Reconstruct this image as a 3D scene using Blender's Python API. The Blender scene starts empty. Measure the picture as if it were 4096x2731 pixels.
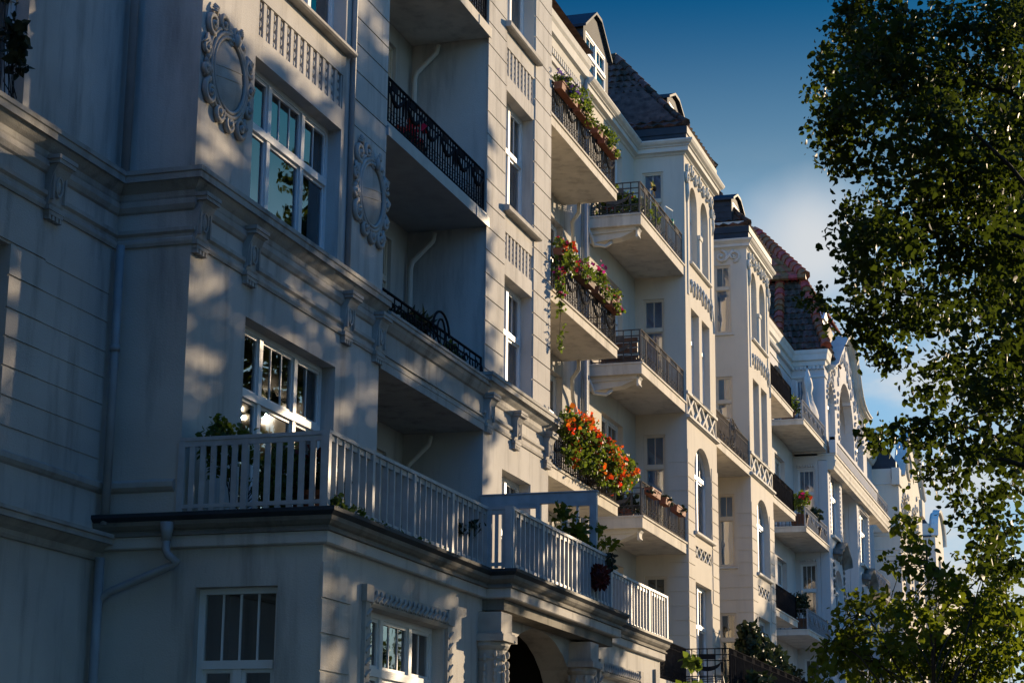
import bpy, math, random
import numpy as np
from mathutils import Matrix, Vector
R=math.radians
S=bpy.context.scene
COL=S.collection
# ------------------------------------------------------------------ camera
cam=bpy.data.cameras.new('camera'); co=bpy.data.objects.new('camera',cam); COL.objects.link(co); S.camera=co
VX=np.array([2560.,1962.]); VV=np.array([322.,-32865.]); FP=math.sqrt(-(VX@VV))
ax=np.array([*VX,FP]); ax/=np.linalg.norm(ax); az=np.array([*VV,FP]); az/=np.linalg.norm(az); ay=np.cross(az,ax)
RW=np.stack([ax,ay,az])
m=Matrix.Identity(4)
for i in range(3):
    m[i][0]=RW[i,0]; m[i][1]=-RW[i,1]; m[i][2]=-RW[i,2]
m[0][3],m[1][3],m[2][3]=0,0,1.6
co.matrix_world=m; cam.sensor_width=36; cam.lens=FP/4096*36; cam.clip_end=3000; cam.clip_start=.1
# ------------------------------------------------------------------ light
SUN_EL,SUN_AZ=R(11.5),R(-25.1)
sd=Vector((math.cos(SUN_EL)*math.cos(SUN_AZ),math.cos(SUN_EL)*math.sin(SUN_AZ),math.sin(SUN_EL)))
W=bpy.data.worlds.new('World'); S.world=W; W.use_nodes=True
nt=W.node_tree; N=nt.nodes; L=nt.links; N.clear()
out=N.new('ShaderNodeOutputWorld'); bg=N.new('ShaderNodeBackground'); bg.inputs[1].default_value=.15
sky=N.new('ShaderNodeTexSky'); sky.sky_type='NISHITA'; sky.sun_disc=False; sky.sun_elevation=SUN_EL; sky.sun_rotation=math.atan2(sd.x,sd.y)
sky.air_density=1.0; sky.dust_density=.6; sky.ozone_density=2.5
hs=N.new('ShaderNodeHueSaturation'); hs.inputs['Saturation'].default_value=1.25; L.new(sky.outputs[0],hs.inputs['Color'])
tc=N.new('ShaderNodeTexCoord'); sp=N.new('ShaderNodeSeparateXYZ'); L.new(tc.outputs['Generated'],sp.inputs[0])
mr=N.new('ShaderNodeMapRange'); mr.interpolation_type='SMOOTHSTEP'; L.new(sp.outputs[2],mr.inputs[0])
mr.inputs[1].default_value=.21; mr.inputs[2].default_value=.325; mr.inputs[3].default_value=1; mr.inputs[4].default_value=0
deep=N.new('ShaderNodeMix'); deep.data_type='RGBA'; deep.blend_type='MULTIPLY'; deep.inputs[0].default_value=1
tint=N.new('ShaderNodeMix'); tint.data_type='RGBA'; tint.blend_type='MULTIPLY'; tint.inputs[0].default_value=1; tint.inputs[7].default_value=(.46,.80,1.12,1); L.new(hs.outputs[0],tint.inputs[6]); L.new(tint.outputs[2],deep.inputs[6])
dr=N.new('ShaderNodeMix'); dr.data_type='RGBA'; dp=N.new('ShaderNodeVectorMath'); dp.operation='DOT_PRODUCT'; L.new(tc.outputs['Generated'],dp.inputs[0]); dp.inputs[1].default_value=(math.cos(SUN_AZ),math.sin(SUN_AZ),0)
dm=N.new('ShaderNodeMapRange'); dm.interpolation_type='SMOOTHSTEP'; L.new(dp.outputs['Value'],dm.inputs[0]); dm.inputs[1].default_value=-.1; dm.inputs[2].default_value=.6
iv=N.new('ShaderNodeMath'); iv.operation='SUBTRACT'; iv.inputs[0].default_value=1; L.new(dm.outputs[0],iv.inputs[1])
df=N.new('ShaderNodeMath'); df.operation='MAXIMUM'; L.new(mr.outputs[0],df.inputs[0]); L.new(iv.outputs[0],df.inputs[1]); L.new(df.outputs[0],dr.inputs[0]); dr.inputs[6].default_value=(.002,.12,.125,1); dr.inputs[7].default_value=(1,1,1,1)
L.new(dr.outputs[2],deep.inputs[7])
mp=N.new('ShaderNodeMapping'); mp.inputs['Scale'].default_value=(1,1,2.6); L.new(tc.outputs['Generated'],mp.inputs[0])
cn=N.new('ShaderNodeTexNoise'); cn.inputs['Scale'].default_value=5.2; cn.inputs['Detail'].default_value=7; cn.inputs['Roughness'].default_value=.55; L.new(mp.outputs[0],cn.inputs[0])
cr=N.new('ShaderNodeMapRange'); cr.interpolation_type='SMOOTHSTEP'; L.new(cn.outputs[0],cr.inputs[0]); cr.inputs[1].default_value=.44; cr.inputs[2].default_value=.66
low=N.new('ShaderNodeMapRange'); low.interpolation_type='SMOOTHSTEP'; L.new(sp.outputs[2],low.inputs[0]); low.inputs[1].default_value=.21; low.inputs[2].default_value=.34; low.inputs[3].default_value=1; low.inputs[4].default_value=0
cm=N.new('ShaderNodeMath'); cm.operation='MULTIPLY'; L.new(cr.outputs[0],cm.inputs[0]); L.new(low.outputs[0],cm.inputs[1])
hz=N.new('ShaderNodeMapRange'); hz.interpolation_type='SMOOTHSTEP'; L.new(sp.outputs[2],hz.inputs[0]); hz.inputs[1].default_value=.25; hz.inputs[2].default_value=.41; hz.inputs[3].default_value=.9; hz.inputs[4].default_value=0
hm=N.new('ShaderNodeMix'); hm.data_type='RGBA'; hq=N.new('ShaderNodeMath'); hq.operation='MULTIPLY'; L.new(hz.outputs[0],hq.inputs[0]); L.new(dm.outputs[0],hq.inputs[1]); L.new(hq.outputs[0],hm.inputs[0]); L.new(deep.outputs[2],hm.inputs[6]); hm.inputs[7].default_value=(.64,1.05,1.36,1)
mx=N.new('ShaderNodeMix'); mx.data_type='RGBA'; cd=np.array([3262-2048,1010-1365.5,FP]); cd=RW@(cd/np.linalg.norm(cd))
vn=N.new('ShaderNodeTexNoise'); vn.inputs['Scale'].default_value=9; vn.inputs['Detail'].default_value=4; L.new(tc.outputs['Generated'],vn.inputs[0])
vs=N.new('ShaderNodeVectorMath'); vs.operation='DISTANCE'; L.new(tc.outputs['Generated'],vs.inputs[0]); vs.inputs[1].default_value=tuple(cd)
va=N.new('ShaderNodeMath'); va.operation='MULTIPLY_ADD'; L.new(vn.outputs[0],va.inputs[0]); va.inputs[1].default_value=.05; L.new(vs.outputs['Value'],va.inputs[2])
vm=N.new('ShaderNodeMapRange'); vm.interpolation_type='SMOOTHSTEP'; L.new(va.outputs[0],vm.inputs[0]); vm.inputs[1].default_value=.028; vm.inputs[2].default_value=.07; vm.inputs[3].default_value=.95; vm.inputs[4].default_value=0
vx_=N.new('ShaderNodeMath'); vx_.operation='MAXIMUM'; L.new(vm.outputs[0],vx_.inputs[0]); L.new(cm.outputs[0],vx_.inputs[1]); L.new(vx_.outputs[0],mx.inputs[0]); L.new(hm.outputs[2],mx.inputs[6]); mx.inputs[7].default_value=(1.7,1.76,1.82,1)
L.new(mx.outputs[2],bg.inputs[0]); L.new(bg.outputs[0],out.inputs[0])
sl=bpy.data.lights.new('sun','SUN'); so=bpy.data.objects.new('sun',sl); COL.objects.link(so)
sl.energy=2.95; sl.angle=R(.55); sl.color=(1,.77,.51)
so.rotation_euler=(-sd).to_track_quat('-Z','Y').to_euler(); so.location=(60,-40,40)
S.view_settings.view_transform='Standard'; S.view_settings.look='None'; S.view_settings.gamma=1; S.view_settings.exposure=1.42
S.cycles.max_bounces=8; S.cycles.transparent_max_bounces=12
# ------------------------------------------------------------------ materials
def mat(name,col,rough=.8,var=.12,scale=1.2,bump=.0,bscale=40,metal=0,streak=0,spec=.3,dirt=(.10,.09,.08),island=0,trans=0,tcol=None):
    M=bpy.data.materials.new(name); M.use_nodes=True; t=M.node_tree; n=t.nodes; l=t.links
    p=n['Principled BSDF']; p.inputs['Roughness'].default_value=rough; p.inputs['Metallic'].default_value=metal; p.inputs['Specular IOR Level'].default_value=spec
    c=n.new('ShaderNodeTexCoord'); z=n.new('ShaderNodeTexNoise'); z.inputs['Scale'].default_value=scale; z.inputs['Detail'].default_value=6; l.new(c.outputs['Object'],z.inputs[0])
    r=n.new('ShaderNodeValToRGB'); e=r.color_ramp.elements
    e[0].position=.3; e[1].position=.7
    e[0].color=(*[max(0,k*(1-var)) for k in col],1); e[1].color=(*[min(1,k*(1+var)) for k in col],1)
    l.new(z.outputs[0],r.inputs[0]); cur=r.outputs[0]
    if island:
        g=n.new('ShaderNodeNewGeometry'); h=n.new('ShaderNodeHueSaturation'); l.new(cur,h.inputs['Color'])
        mr=n.new('ShaderNodeMapRange'); l.new(g.outputs['Random Per Island'],mr.inputs[0]); mr.inputs[3].default_value=1-island; mr.inputs[4].default_value=1+island; l.new(mr.outputs[0],h.inputs['Value'])
        m2=n.new('ShaderNodeMapRange'); l.new(g.outputs['Random Per Island'],m2.inputs[0]); m2.inputs[3].default_value=.52; m2.inputs[4].default_value=.47; l.new(m2.outputs[0],h.inputs['Hue']); cur=h.outputs[0]
    if streak:
        mp=n.new('ShaderNodeMapping'); mp.inputs['Scale'].default_value=(1.6,1.6,.22); l.new(c.outputs['Object'],mp.inputs[0])
        s=n.new('ShaderNodeTexNoise'); s.inputs['Scale'].default_value=1.7; s.inputs['Detail'].default_value=8; s.inputs['Roughness'].default_value=.62; l.new(mp.outputs[0],s.inputs[0])
        q=n.new('ShaderNodeMapRange'); l.new(s.outputs[0],q.inputs[0]); q.inputs[1].default_value=.50; q.inputs[2].default_value=.78; q.inputs[3].default_value=0; q.inputs[4].default_value=streak
        x=n.new('ShaderNodeMix'); x.data_type='RGBA'; l.new(q.outputs[0],x.inputs[0]); l.new(cur,x.inputs[6]); x.inputs[7].default_value=(*dirt,1); cur=x.outputs[2]
    l.new(cur,p.inputs['Base Color'])
    if bump:
        b=n.new('ShaderNodeTexNoise'); b.inputs['Scale'].default_value=bscale; b.inputs['Detail'].default_value=5; l.new(c.outputs['Object'],b.inputs[0])
        bb=n.new('ShaderNodeBump'); bb.inputs['Strength'].default_value=bump; bb.inputs['Distance'].default_value=.02; l.new(b.outputs[0],bb.inputs['Height']); l.new(bb.outputs[0],p.inputs['Normal'])
    if trans:
        tr=n.new('ShaderNodeBsdfTranslucent'); ms=n.new('ShaderNodeMixShader'); ms.inputs[0].default_value=trans
        if tcol:
            y=n.new('ShaderNodeMix'); y.data_type='RGBA'; y.inputs[0].default_value=.75; l.new(cur,y.inputs[6]); y.inputs[7].default_value=(*tcol,1); l.new(y.outputs[2],tr.inputs[0])
        else: l.new(cur,tr.inputs[0])
        l.new(p.outputs[0],ms.inputs[1]); l.new(tr.outputs[0],ms.inputs[2]); l.new(ms.outputs[0],n['Material Output'].inputs[0])
    return M
M={}
M['grey']=mat('grey cream stucco',(.50,.475,.43),.9,.13,.7,.35,55,streak=.65)
M['cream']=mat('cream stucco',(.60,.545,.45),.9,.07,.7,.2,60,streak=.22,dirt=(.2,.18,.15))
M['blue']=mat('blue grey stucco',(.36,.42,.44),.9,.06,.7,.2,60,streak=.18,dirt=(.2,.2,.2))
M['lilac']=mat('lilac white stucco',(.57,.55,.53),.9,.06,.7,.2,60,streak=.25,dirt=(.2,.2,.2))
M['ivory']=mat('ivory stucco',(.62,.565,.47),.9,.06,.7,.2,60,streak=.2,dirt=(.25,.22,.2))
M['orn']=mat('grey moulding',(.40,.375,.335),.85,.16,3,.3,70,streak=.55)
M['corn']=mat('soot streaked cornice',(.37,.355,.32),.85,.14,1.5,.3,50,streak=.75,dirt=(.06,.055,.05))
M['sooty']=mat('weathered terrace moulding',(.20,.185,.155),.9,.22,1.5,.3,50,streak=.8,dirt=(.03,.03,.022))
M['whit']=mat('white moulding',(.62,.59,.52),.85,.08,2,.15,60,streak=.25,dirt=(.2,.18,.15))
M['conc']=mat('balcony concrete',(.63,.575,.475),.9,.12,1.6,.3,45,streak=.6,dirt=(.16,.13,.1))
M['frame']=mat('white window paint',(.66,.66,.64),.45,.04,3,0,spec=.4)
M['cframe']=mat('cream window paint',(.58,.51,.40),.5,.05,3,0,spec=.4)
M['rail']=mat('grey white railing paint',(.40,.42,.43),.5,.12,6,.1,60,spec=.25,streak=.2)
M['iron']=mat('black iron',(.022,.022,.024),.8,.25,8,.1,60,spec=0)
M['iron2']=mat('grey painted iron',(.17,.155,.135),.75,.2,8,.1,60,spec=0)
M['iron3']=mat('dark grey iron',(.085,.082,.078),.75,.2,8,.1,60,spec=0)
M['iron4']=mat('pale grey iron',(.33,.33,.33),.5,.15,8,.1,60,spec=0)
M['zinc']=mat('painted zinc',(.30,.31,.31),.5,.12,3,.1,30,spec=.4,streak=.3)
M['lead']=mat('dark sheet metal',(.035,.045,.055),.6,.2,2,.1,20,spec=.12)
M['slate']=mat('dark slate cladding',(.05,.053,.058),.7,.25,4,.2,30,spec=.1)
M['tile']=mat('dark clay tile',(.095,.055,.038),.65,.5,5,.3,30,spec=.1,island=.55)
M['redtile']=mat('red clay tile',(.36,.10,.04),.6,.35,5,.3,30,island=.35)
M['terra']=mat('terracotta',(.27,.095,.045),.8,.15,8,.2,60)
M['brownbox']=mat('brown planter',(.12,.055,.03),.8,.15,8,.2,60)
M['wood']=mat('brown wood',(.12,.06,.035),.6,.3,6,.2,40)
M['sky_reflection']=mat('painted sky reflection',(.13,.36,.80),.8,.15,1.5)  # flat blue standing in for sky reflected by the panes
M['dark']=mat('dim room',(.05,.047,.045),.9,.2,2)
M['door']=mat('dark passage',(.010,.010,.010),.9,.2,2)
M['cloth']=mat('white curtain',(.62,.60,.55),.9,.08,5,0,trans=.3)
M['sail']=mat('off white canvas',(.62,.58,.52),.9,.08,5,.2,30)
LT=(.20,.30,.015)
M['leaf']=mat('linden leaf',(.017,.031,.009),.5,.35,.8,0,island=.5,trans=.34,tcol=(.10,.145,.010),spec=.12)
M['leaf2']=mat('young tree leaf',(.035,.065,.011),.5,.35,1.5,0,island=.5,trans=.38,tcol=(.24,.30,.014),spec=.12)
M['leaf3']=mat('potted plant leaf',(.045,.085,.018),.5,.35,4,0,island=.4,trans=.4,tcol=(.20,.28,.02),spec=.35)
M['leafd']=mat('dark plant leaf',(.020,.035,.014),.5,.35,4,0,island=.4,trans=.25,spec=.35)
M['bark']=mat('bark',(.035,.028,.022),.9,.4,6,.6,20)
M['orange']=mat('orange geranium petals',(.85,.17,.015),.6,.2,6,0,island=.25,trans=.35)
M['pink']=mat('magenta petals',(.50,.03,.14),.6,.2,6,0,island=.3,trans=.3)
M['purple']=mat('violet petals',(.16,.08,.36),.6,.2,6,0,island=.3,trans=.3)
M['red']=mat('red petals',(.50,.02,.015),.6,.2,6,0,island=.3,trans=.3)
M['dry']=mat('dried flower',(.10,.02,.018),.9,.4,20,.3,60)
M['yellow']=mat('yellow plastic',(.65,.42,.02),.4,.05,4)
M['green']=mat('green plastic',(.02,.30,.12),.4,.05,4)
M['asph']=mat('asphalt',(.05,.05,.052),.9,.2,3,.3,80)
M['pave']=mat('paving',(.30,.285,.26),.9,.2,2,.3,40)
M['soil']=mat('garden ground',(.03,.04,.02),.95,.5,1,.4,20)
def glassmat():
    g=bpy.data.materials.new('window glass'); g.use_nodes=True; t=g.node_tree; n=t.nodes; l=t.links; n.clear()
    o=n.new('ShaderNodeOutputMaterial'); ms=n.new('ShaderNodeMixShader'); f=n.new('ShaderNodeFresnel'); f.inputs[0].default_value=2.7
    a=n.new('ShaderNodeBsdfTransparent'); a.inputs[0].default_value=(.78,.81,.82,1); b=n.new('ShaderNodeBsdfGlossy'); b.inputs['Roughness'].default_value=.012; b.inputs['Color'].default_value=(.95,.97,1,1)
    c=n.new('ShaderNodeTexCoord'); z=n.new('ShaderNodeTexNoise'); z.inputs['Scale'].default_value=1.1; z.inputs['Detail'].default_value=1; l.new(c.outputs['Object'],z.inputs[0])
    bp=n.new('ShaderNodeBump'); bp.inputs['Strength'].default_value=.12; bp.inputs['Distance'].default_value=.05; l.new(z.outputs[0],bp.inputs['Height']); l.new(bp.outputs[0],b.inputs['Normal']); l.new(bp.outputs[0],f.inputs['Normal'])
    l.new(f.outputs[0],ms.inputs[0]); l.new(a.outputs[0],ms.inputs[1]); l.new(b.outputs[0],ms.inputs[2]); l.new(ms.outputs[0],o.inputs[0]); return g
M['glass']=glassmat()
# ------------------------------------------------------------------ mesh helpers
class Fr:                                     # wall frame: u along the wall, d outward, z up
    def __init__(s,o,u,n): s.o=o; s.u=u; s.n=n
    def p(s,u,d,z): return (s.o[0]+u*s.u[0]+d*s.n[0], s.o[1]+u*s.u[1]+d*s.n[1], z)
def front(y): return Fr((0,y),(1,0),(0,-1))   # u = X, faces the street
def side(x): return Fr((x,0),(0,-1),(-1,0))   # u = -Y, faces back along the street
def sidef(x): return Fr((x,0),(0,1),(1,0))    # u = Y, faces on along the street
class MB:
    def __init__(s): s.v=[]; s.f=[]; s.k=[]
    def add(s,vs,fs):
        b=len(s.v); s.k.append((b,len(s.f))); s.v+=[tuple(v) for v in vs]; s.f+=[tuple(b+i for i in f) for f in fs]; return s
    def box(s,fr,u0,u1,d0,d1,z0,z1):
        P=[fr.p(u,d,z) for z in (z0,z1) for d in (d0,d1) for u in (u0,u1)]
        return s.add(P,[(0,1,3,2),(4,6,7,5),(0,4,5,1),(2,3,7,6),(0,2,6,4),(1,5,7,3)])
    def prism(s,fr,poly,d0,d1):               # polygon in (u,z), thickness d0..d1
        n=len(poly); P=[fr.p(u,d0,z) for u,z in poly]+[fr.p(u,d1,z) for u,z in poly]
        return s.add(P,[tuple(range(n)),tuple(range(2*n-1,n-1,-1))]+[(i,(i+1)%n,n+(i+1)%n,n+i) for i in range(n)])
    def prof(s,fr,poly,u0,u1):                # polygon in (d,z), extruded u0..u1
        n=len(poly); P=[fr.p(u0,d,z) for d,z in poly]+[fr.p(u1,d,z) for d,z in poly]
        return s.add(P,[tuple(range(n)),tuple(range(2*n-1,n-1,-1))]+[(i,(i+1)%n,n+(i+1)%n,n+i) for i in range(n)])
    def sweep(s,path,poly):                   # polygon in (d,z) along an XY path, mitred, outward = right of travel
        n=len(poly); k=len(path); P=[]
        for i,p in enumerate(path):
            ds=[]
            if i>0: ds.append((p[0]-path[i-1][0],p[1]-path[i-1][1]))
            if i<k-1: ds.append((path[i+1][0]-p[0],path[i+1][1]-p[1]))
            ns=[]
            for a,b in ds:
                q=math.hypot(a,b); ns.append((b/q,-a/q))
            if len(ns)==1: mx,my=ns[0]
            else:
                a=ns[0][0]+ns[1][0]; b=ns[0][1]+ns[1][1]; dt=1+ns[0][0]*ns[1][0]+ns[0][1]*ns[1][1]; mx,my=a/dt,b/dt
            P+=[(p[0]+mx*d,p[1]+my*d,z) for d,z in poly]
        F=[tuple(range(n)),tuple(range(k*n-1,(k-1)*n-1,-1))]
        for i in range(k-1):
            for j in range(n): F.append((i*n+j,i*n+(j+1)%n,(i+1)*n+(j+1)%n,(i+1)*n+j))
        return s.add(P,F)
    def tube(s,pts,r,n=6,r1=None,closed=False):
        pts=[Vector(p) for p in pts]; k=len(pts); P=[]; F=[]; up=None
        for i,p in enumerate(pts):
            if closed: t=(pts[(i+1)%k]-pts[i-1])
            else: t=(pts[min(i+1,k-1)]-pts[max(i-1,0)])
            t.normalize()
            if up is None:
                up=Vector((0,0,1)) if abs(t.z)<.9 else Vector((1,0,0))
            a=t.cross(up)
            if a.length<1e-4: a=t.cross(Vector((.3,1,.1)))
            a.normalize(); b=a.cross(t); up=b
            rr=r if r1 is None else r+(r1-r)*i/max(1,k-1)
            P+=[p+(a*math.cos(2*math.pi*j/n)+b*math.sin(2*math.pi*j/n))*rr for j in range(n)]
        for i in range(k if closed else k-1):
            for j in range(n):
                i2=(i+1)%k; F.append((i*n+j,i*n+(j+1)%n,i2*n+(j+1)%n,i2*n+j))
        if not closed: F+= [tuple(range(n-1,-1,-1)),tuple(range((k-1)*n,k*n))]
        return s.add(P,F)
    def ball(s,c,r,n=8,mr=5):
        if not hasattr(r,'__len__'): r=(r,r,r)
        P=[(c[0],c[1],c[2]-r[2])]
        for i in range(1,mr):
            a=-math.pi/2+math.pi*i/mr
            for j in range(n):
                b=2*math.pi*j/n; P.append((c[0]+r[0]*math.cos(a)*math.cos(b),c[1]+r[1]*math.cos(a)*math.sin(b),c[2]+r[2]*math.sin(a)))
        P.append((c[0],c[1],c[2]+r[2])); F=[]
        for j in range(n): F.append((0,1+(j+1)%n,1+j))
        for i in range(mr-2):
            for j in range(n): F.append((1+i*n+j,1+i*n+(j+1)%n,1+(i+1)*n+(j+1)%n,1+(i+1)*n+j))
        b=1+(mr-2)*n
        for j in range(n): F.append((b+j,b+(j+1)%n,len(P)-1))
        return s.add(P,F)
    def split(s,name,m,parent,smooth=False,gap=.12):   # one object per group of touching pieces
        K=s.k+[(len(s.v),len(s.f))]; n=len(s.k); A=np.array(s.v); bb=[]
        for i in range(n): q=A[K[i][0]:K[i+1][0]]; bb.append((q.min(0)-gap/2,q.max(0)+gap/2))
        lo=np.array([b[0] for b in bb]); hi=np.array([b[1] for b in bb]); g=list(range(n))
        def find(i):
            while g[i]!=i: g[i]=g[g[i]]; i=g[i]
            return i
        for i in range(n):
            for j in np.where(((lo<=hi[i])&(hi>=lo[i])).all(1))[0]: g[find(int(j))]=find(i)
        grp={}
        for i in range(n): grp.setdefault(find(i),[]).append(i)
        for ids in grp.values():
            b=MB()
            for i in ids:
                v0=K[i][0]; b.add(s.v[v0:K[i+1][0]],[tuple(x-v0 for x in f) for f in s.f[K[i][1]:K[i+1][1]]])
            b.build(name,m,parent,smooth)
    def build(s,name,m,parent=None,smooth=False):
        me=bpy.data.meshes.new(name); o=bpy.data.objects.new(name,me); COL.objects.link(o)
        off=Vector((0,0,0)); q=parent
        while q: off+=q.location; q=q.parent
        if parent is None and s.v:
            a=np.array(s.v); c=(a.min(0)+a.max(0))/2; c[2]=a[:,2].min(); o.location=tuple(c); off=Vector(c)
        me.from_pydata([(v[0]-off.x,v[1]-off.y,v[2]-off.z) for v in s.v],[],s.f)
        me.materials.append(m)
        if smooth:
            me.shade_smooth() if hasattr(me,'shade_smooth') else [setattr(p,'use_smooth',True) for p in me.polygons]
        if parent: o.parent=parent
        return o
def thing(name,label,cat,loc,group=None):
    o=bpy.data.objects.new(name,None); COL.objects.link(o); o.location=loc; o.empty_display_size=.3
    return tag(o,label,cat,group)
def tag(o,label,cat,group=None):
    o['label']=label; o['category']=cat
    if group: o['group']=group
    return o
def arcpts(u0,u1,z0,rise,n=14,s=1):           # half ellipse from (u0,z0) up to rise and down to (u1,z0)
    c=(u0+u1)/2; h=(u1-u0)/2*s
    return [(c-h*math.cos(math.pi*i/n), z0+rise*math.sin(math.pi*i/n)) for i in range(n+1)]
def wall(mb,fr,u0,u1,z0,z1,holes=(),t=.35):   # holes: (u0,u1,z0,z1[,rise])
    us=sorted({u0,u1,*[h[0] for h in holes],*[h[1] for h in holes]}); us=[u for u in us if u0-1e-6<=u<=u1+1e-6]
    for a,b in zip(us,us[1:]):
        c=(a+b)/2; hh=sorted([h for h in holes if h[0]<c<h[1]],key=lambda h:h[2]); z=z0
        for h in hh:
            if h[2]>z: mb.box(fr,a,b,-t,0,z,h[2])
            z=h[3]
        if z<z1: mb.box(fr,a,b,-t,0,z,z1)
    for h in holes:
        if len(h)>4 and h[4]:
            ar=arcpts(h[0],h[1],h[3]-h[4],h[4]); k=len(ar)//2
            mb.prism(fr,ar[:k+1]+[(h[0],h[3])],-t,0); mb.prism(fr,ar[k:]+[(h[1],h[3])],-t,0)
def rustic(mb,fr,u0,u1,zs,holes=(),d=.022,g=.012,ends=(0,0)):   # raised courses with real joints between them
    for a,b in zip(zs,zs[1:]):
        segs=[(u0-ends[0]*d,u1+ends[1]*d)]
        for h in holes:
            if h[2]<b-.02 and h[3]>a+.02:
                ns=[]
                for s0,s1 in segs:
                    if h[0]>s0: ns.append((s0,min(s1,h[0])))
                    if h[1]<s1: ns.append((max(s0,h[1]),s1))
                    if h[1]<=s0 or h[0]>=s1: pass
                segs=[q for q in ns if q[1]-q[0]>.03]
        for s0,s1 in segs: mb.box(fr,s0,s1,.0005,d,a+g,b-g)
CYMA=[(0,0),(.03,0),(.05,.04),(.05,.10),(.10,.14),(.16,.2),(.20,.2),(.20,.27),(.22,.28),(.22,.33),(0,.33)]
def cyma(d,z0,h): return [(a/.22*d,z0+b/.33*h) for a,b in CYMA]
# ------------------------------------------------------------------ windows
def window(par,fr,u0,u1,z0,z1,cols=2,tr=.66,bars=2,dep=.2,rise=0,fm='frame',curtain=0,widths=None,name='window',lowbar=0,room=.9,sky_reflection=0,onetop=0):
    mb=MB(); D=-dep; w=.075 if u1-u0>.8 else .05; gl=MB()
    def fb(a,b,c,d,o=0): mb.box(fr,a,b,D-.05,D+.03+o,c,d)
    fb(u0,u0+w,z0,z1); fb(u1-w,u1,z0,z1); fb(u0+w,u1-w,z0,z0+w); fb(u0+w,u1-w,z1-w,z1)
    if rise:
        ar=arcpts(u0,u1,z1-rise,rise); ai=arcpts(u0+w,u1-w,z1-rise,rise-w)
        for i in range(len(ar)-1): mb.prism(fr,[ar[i],ar[i+1],ai[i+1],ai[i]],D-.045,D+.035)
    zt=z0+(z1-z0)*tr
    if widths: cu=[u0+(u1-u0)*q for q in widths]
    else: cu=[u0+(u1-u0)*(i+1)/cols for i in range(cols-1)]
    ed=[u0+w]+cu+[u1-w]
    if tr<.98: fb(u0+w,u1-w,zt-.05,zt+.05,.025)
    for c in cu:
        fb(c-.055,c+.055,z0+w,zt-.05,.012)
        if tr<.98 and not onetop: fb(c-.055,c+.055,zt+.05,z1-w,.012)
    for i in range(len(ed)-1):
        a=ed[i]+(.055 if i else 0); b=ed[i+1]-(.055 if i<len(ed)-2 else 0); s=.045 if u1-u0>.8 else .028
        if onetop and i==0: up_=[(u0+w,u1-w)]
        zz=[(z0+w,zt-.05,0)] if onetop else [(z0+w,zt-.05,0),(zt+.05,z1-w,1)] if tr<.98 else [(z0+w,z1-w,0)]
        for c,d,up in zz:
            mb.box(fr,a,a+s,D-.03,D+.012,c,d); mb.box(fr,b-s,b,D-.03,D+.012,c,d); mb.box(fr,a+s,b-s,D-.03,D+.012,c,c+s); mb.box(fr,a+s,b-s,D-.03,D+.012,d-s,d)
            nb=bars if up else lowbar
            if hasattr(nb,'__len__'): nb=nb[min(i,len(nb)-1)]
            for k in range(nb):
                x=a+(b-a)*(k+1)/(nb+1); mb.box(fr,x-.011,x+.011,D-.022,D+.002,c+s,d-s)
            gl.add([fr.p(a+s,D-.012,c+s),fr.p(b-s,D-.012,c+s),fr.p(b-s,D-.012,d-s),fr.p(a+s,D-.012,d-s)],[(0,1,2,3)])
    if onetop:
        a,b,c,d=u0+w,u1-w,zt+.05,z1-w
        for k in range(onetop): x=a+(b-a)*(k+1)/(onetop+1); mb.box(fr,x-.012,x+.012,D-.022,D+.002,c,d)
        gl.add([fr.p(a,D-.012,c),fr.p(b,D-.012,c),fr.p(b,D-.012,d),fr.p(a,D-.012,d)],[(0,1,2,3)])
    o=mb.build(name,M[fm],par); gl.build('pane',M['glass'],o)
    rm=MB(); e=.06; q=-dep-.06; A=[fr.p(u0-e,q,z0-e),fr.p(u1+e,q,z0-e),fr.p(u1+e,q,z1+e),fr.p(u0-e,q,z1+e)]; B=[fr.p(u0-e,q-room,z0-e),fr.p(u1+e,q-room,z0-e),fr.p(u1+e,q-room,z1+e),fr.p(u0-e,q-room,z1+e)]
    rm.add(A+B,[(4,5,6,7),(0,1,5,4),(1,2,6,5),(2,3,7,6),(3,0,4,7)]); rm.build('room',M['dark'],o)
    if sky_reflection: MB().add([fr.p(u0,-dep-.056,z0),fr.p(u1,-dep-.056,z0),fr.p(u1,-dep-.056,z1),fr.p(u0,-dep-.056,z1)],[(0,1,2,3)]).build('sky_reflection',M['sky_reflection'],o)  # blue sheet close behind the glass, a painted reflection of the sky
    if curtain:
        rnd=random.Random(int(u0*100+z0*10)); 
        rngs=[(u0,u0+(u1-u0)*curtain*.5),(u1-(u1-u0)*curtain*.5,u1)] if curtain<1 else [(u0,u1)]
        for a,b in rngs:
            cu_=MB(); n=max(6,int((b-a)/.05)); P=[];F=[]
            for i in range(n+1):
                x=a+(b-a)*i/n; dd=-dep-.16+.03*math.sin(i*1.3+rnd.random()*.6); P+=[fr.p(x,dd,z0),fr.p(x,dd,z1)]
            for i in range(n): F.append((2*i,2*i+2,2*i+3,2*i+1))
            cu_.add(P,F); cu_.build('curtain',M['cloth'],o)
    return o
def sill(par,fr,u0,u1,z,d=.13,h=.1,m='whit'): MB().prof(fr,[(-.15,z),(-.15,z-h),(d-.03,z-h),(d,z-h+.02),(d,z-.03),(d-.02,z-.015)],u0,u1).build('window_sill',M[m],par)
def pipe(par,pts,r=.055,m='zinc',name='downpipe',collars=()):
    mb=MB(); mb.tube(pts,r,8)
    for c in collars: mb.tube([(c[0],c[1],c[2]-.04),(c[0],c[1],c[2]+.04)],r*1.25,8)
    return mb.build(name,M[m],par,True)
def pole(mb,fr,u,d,z0,z1,r): mb.box(fr,u-r,u+r,d-r,d+r,z0,z1)
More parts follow.
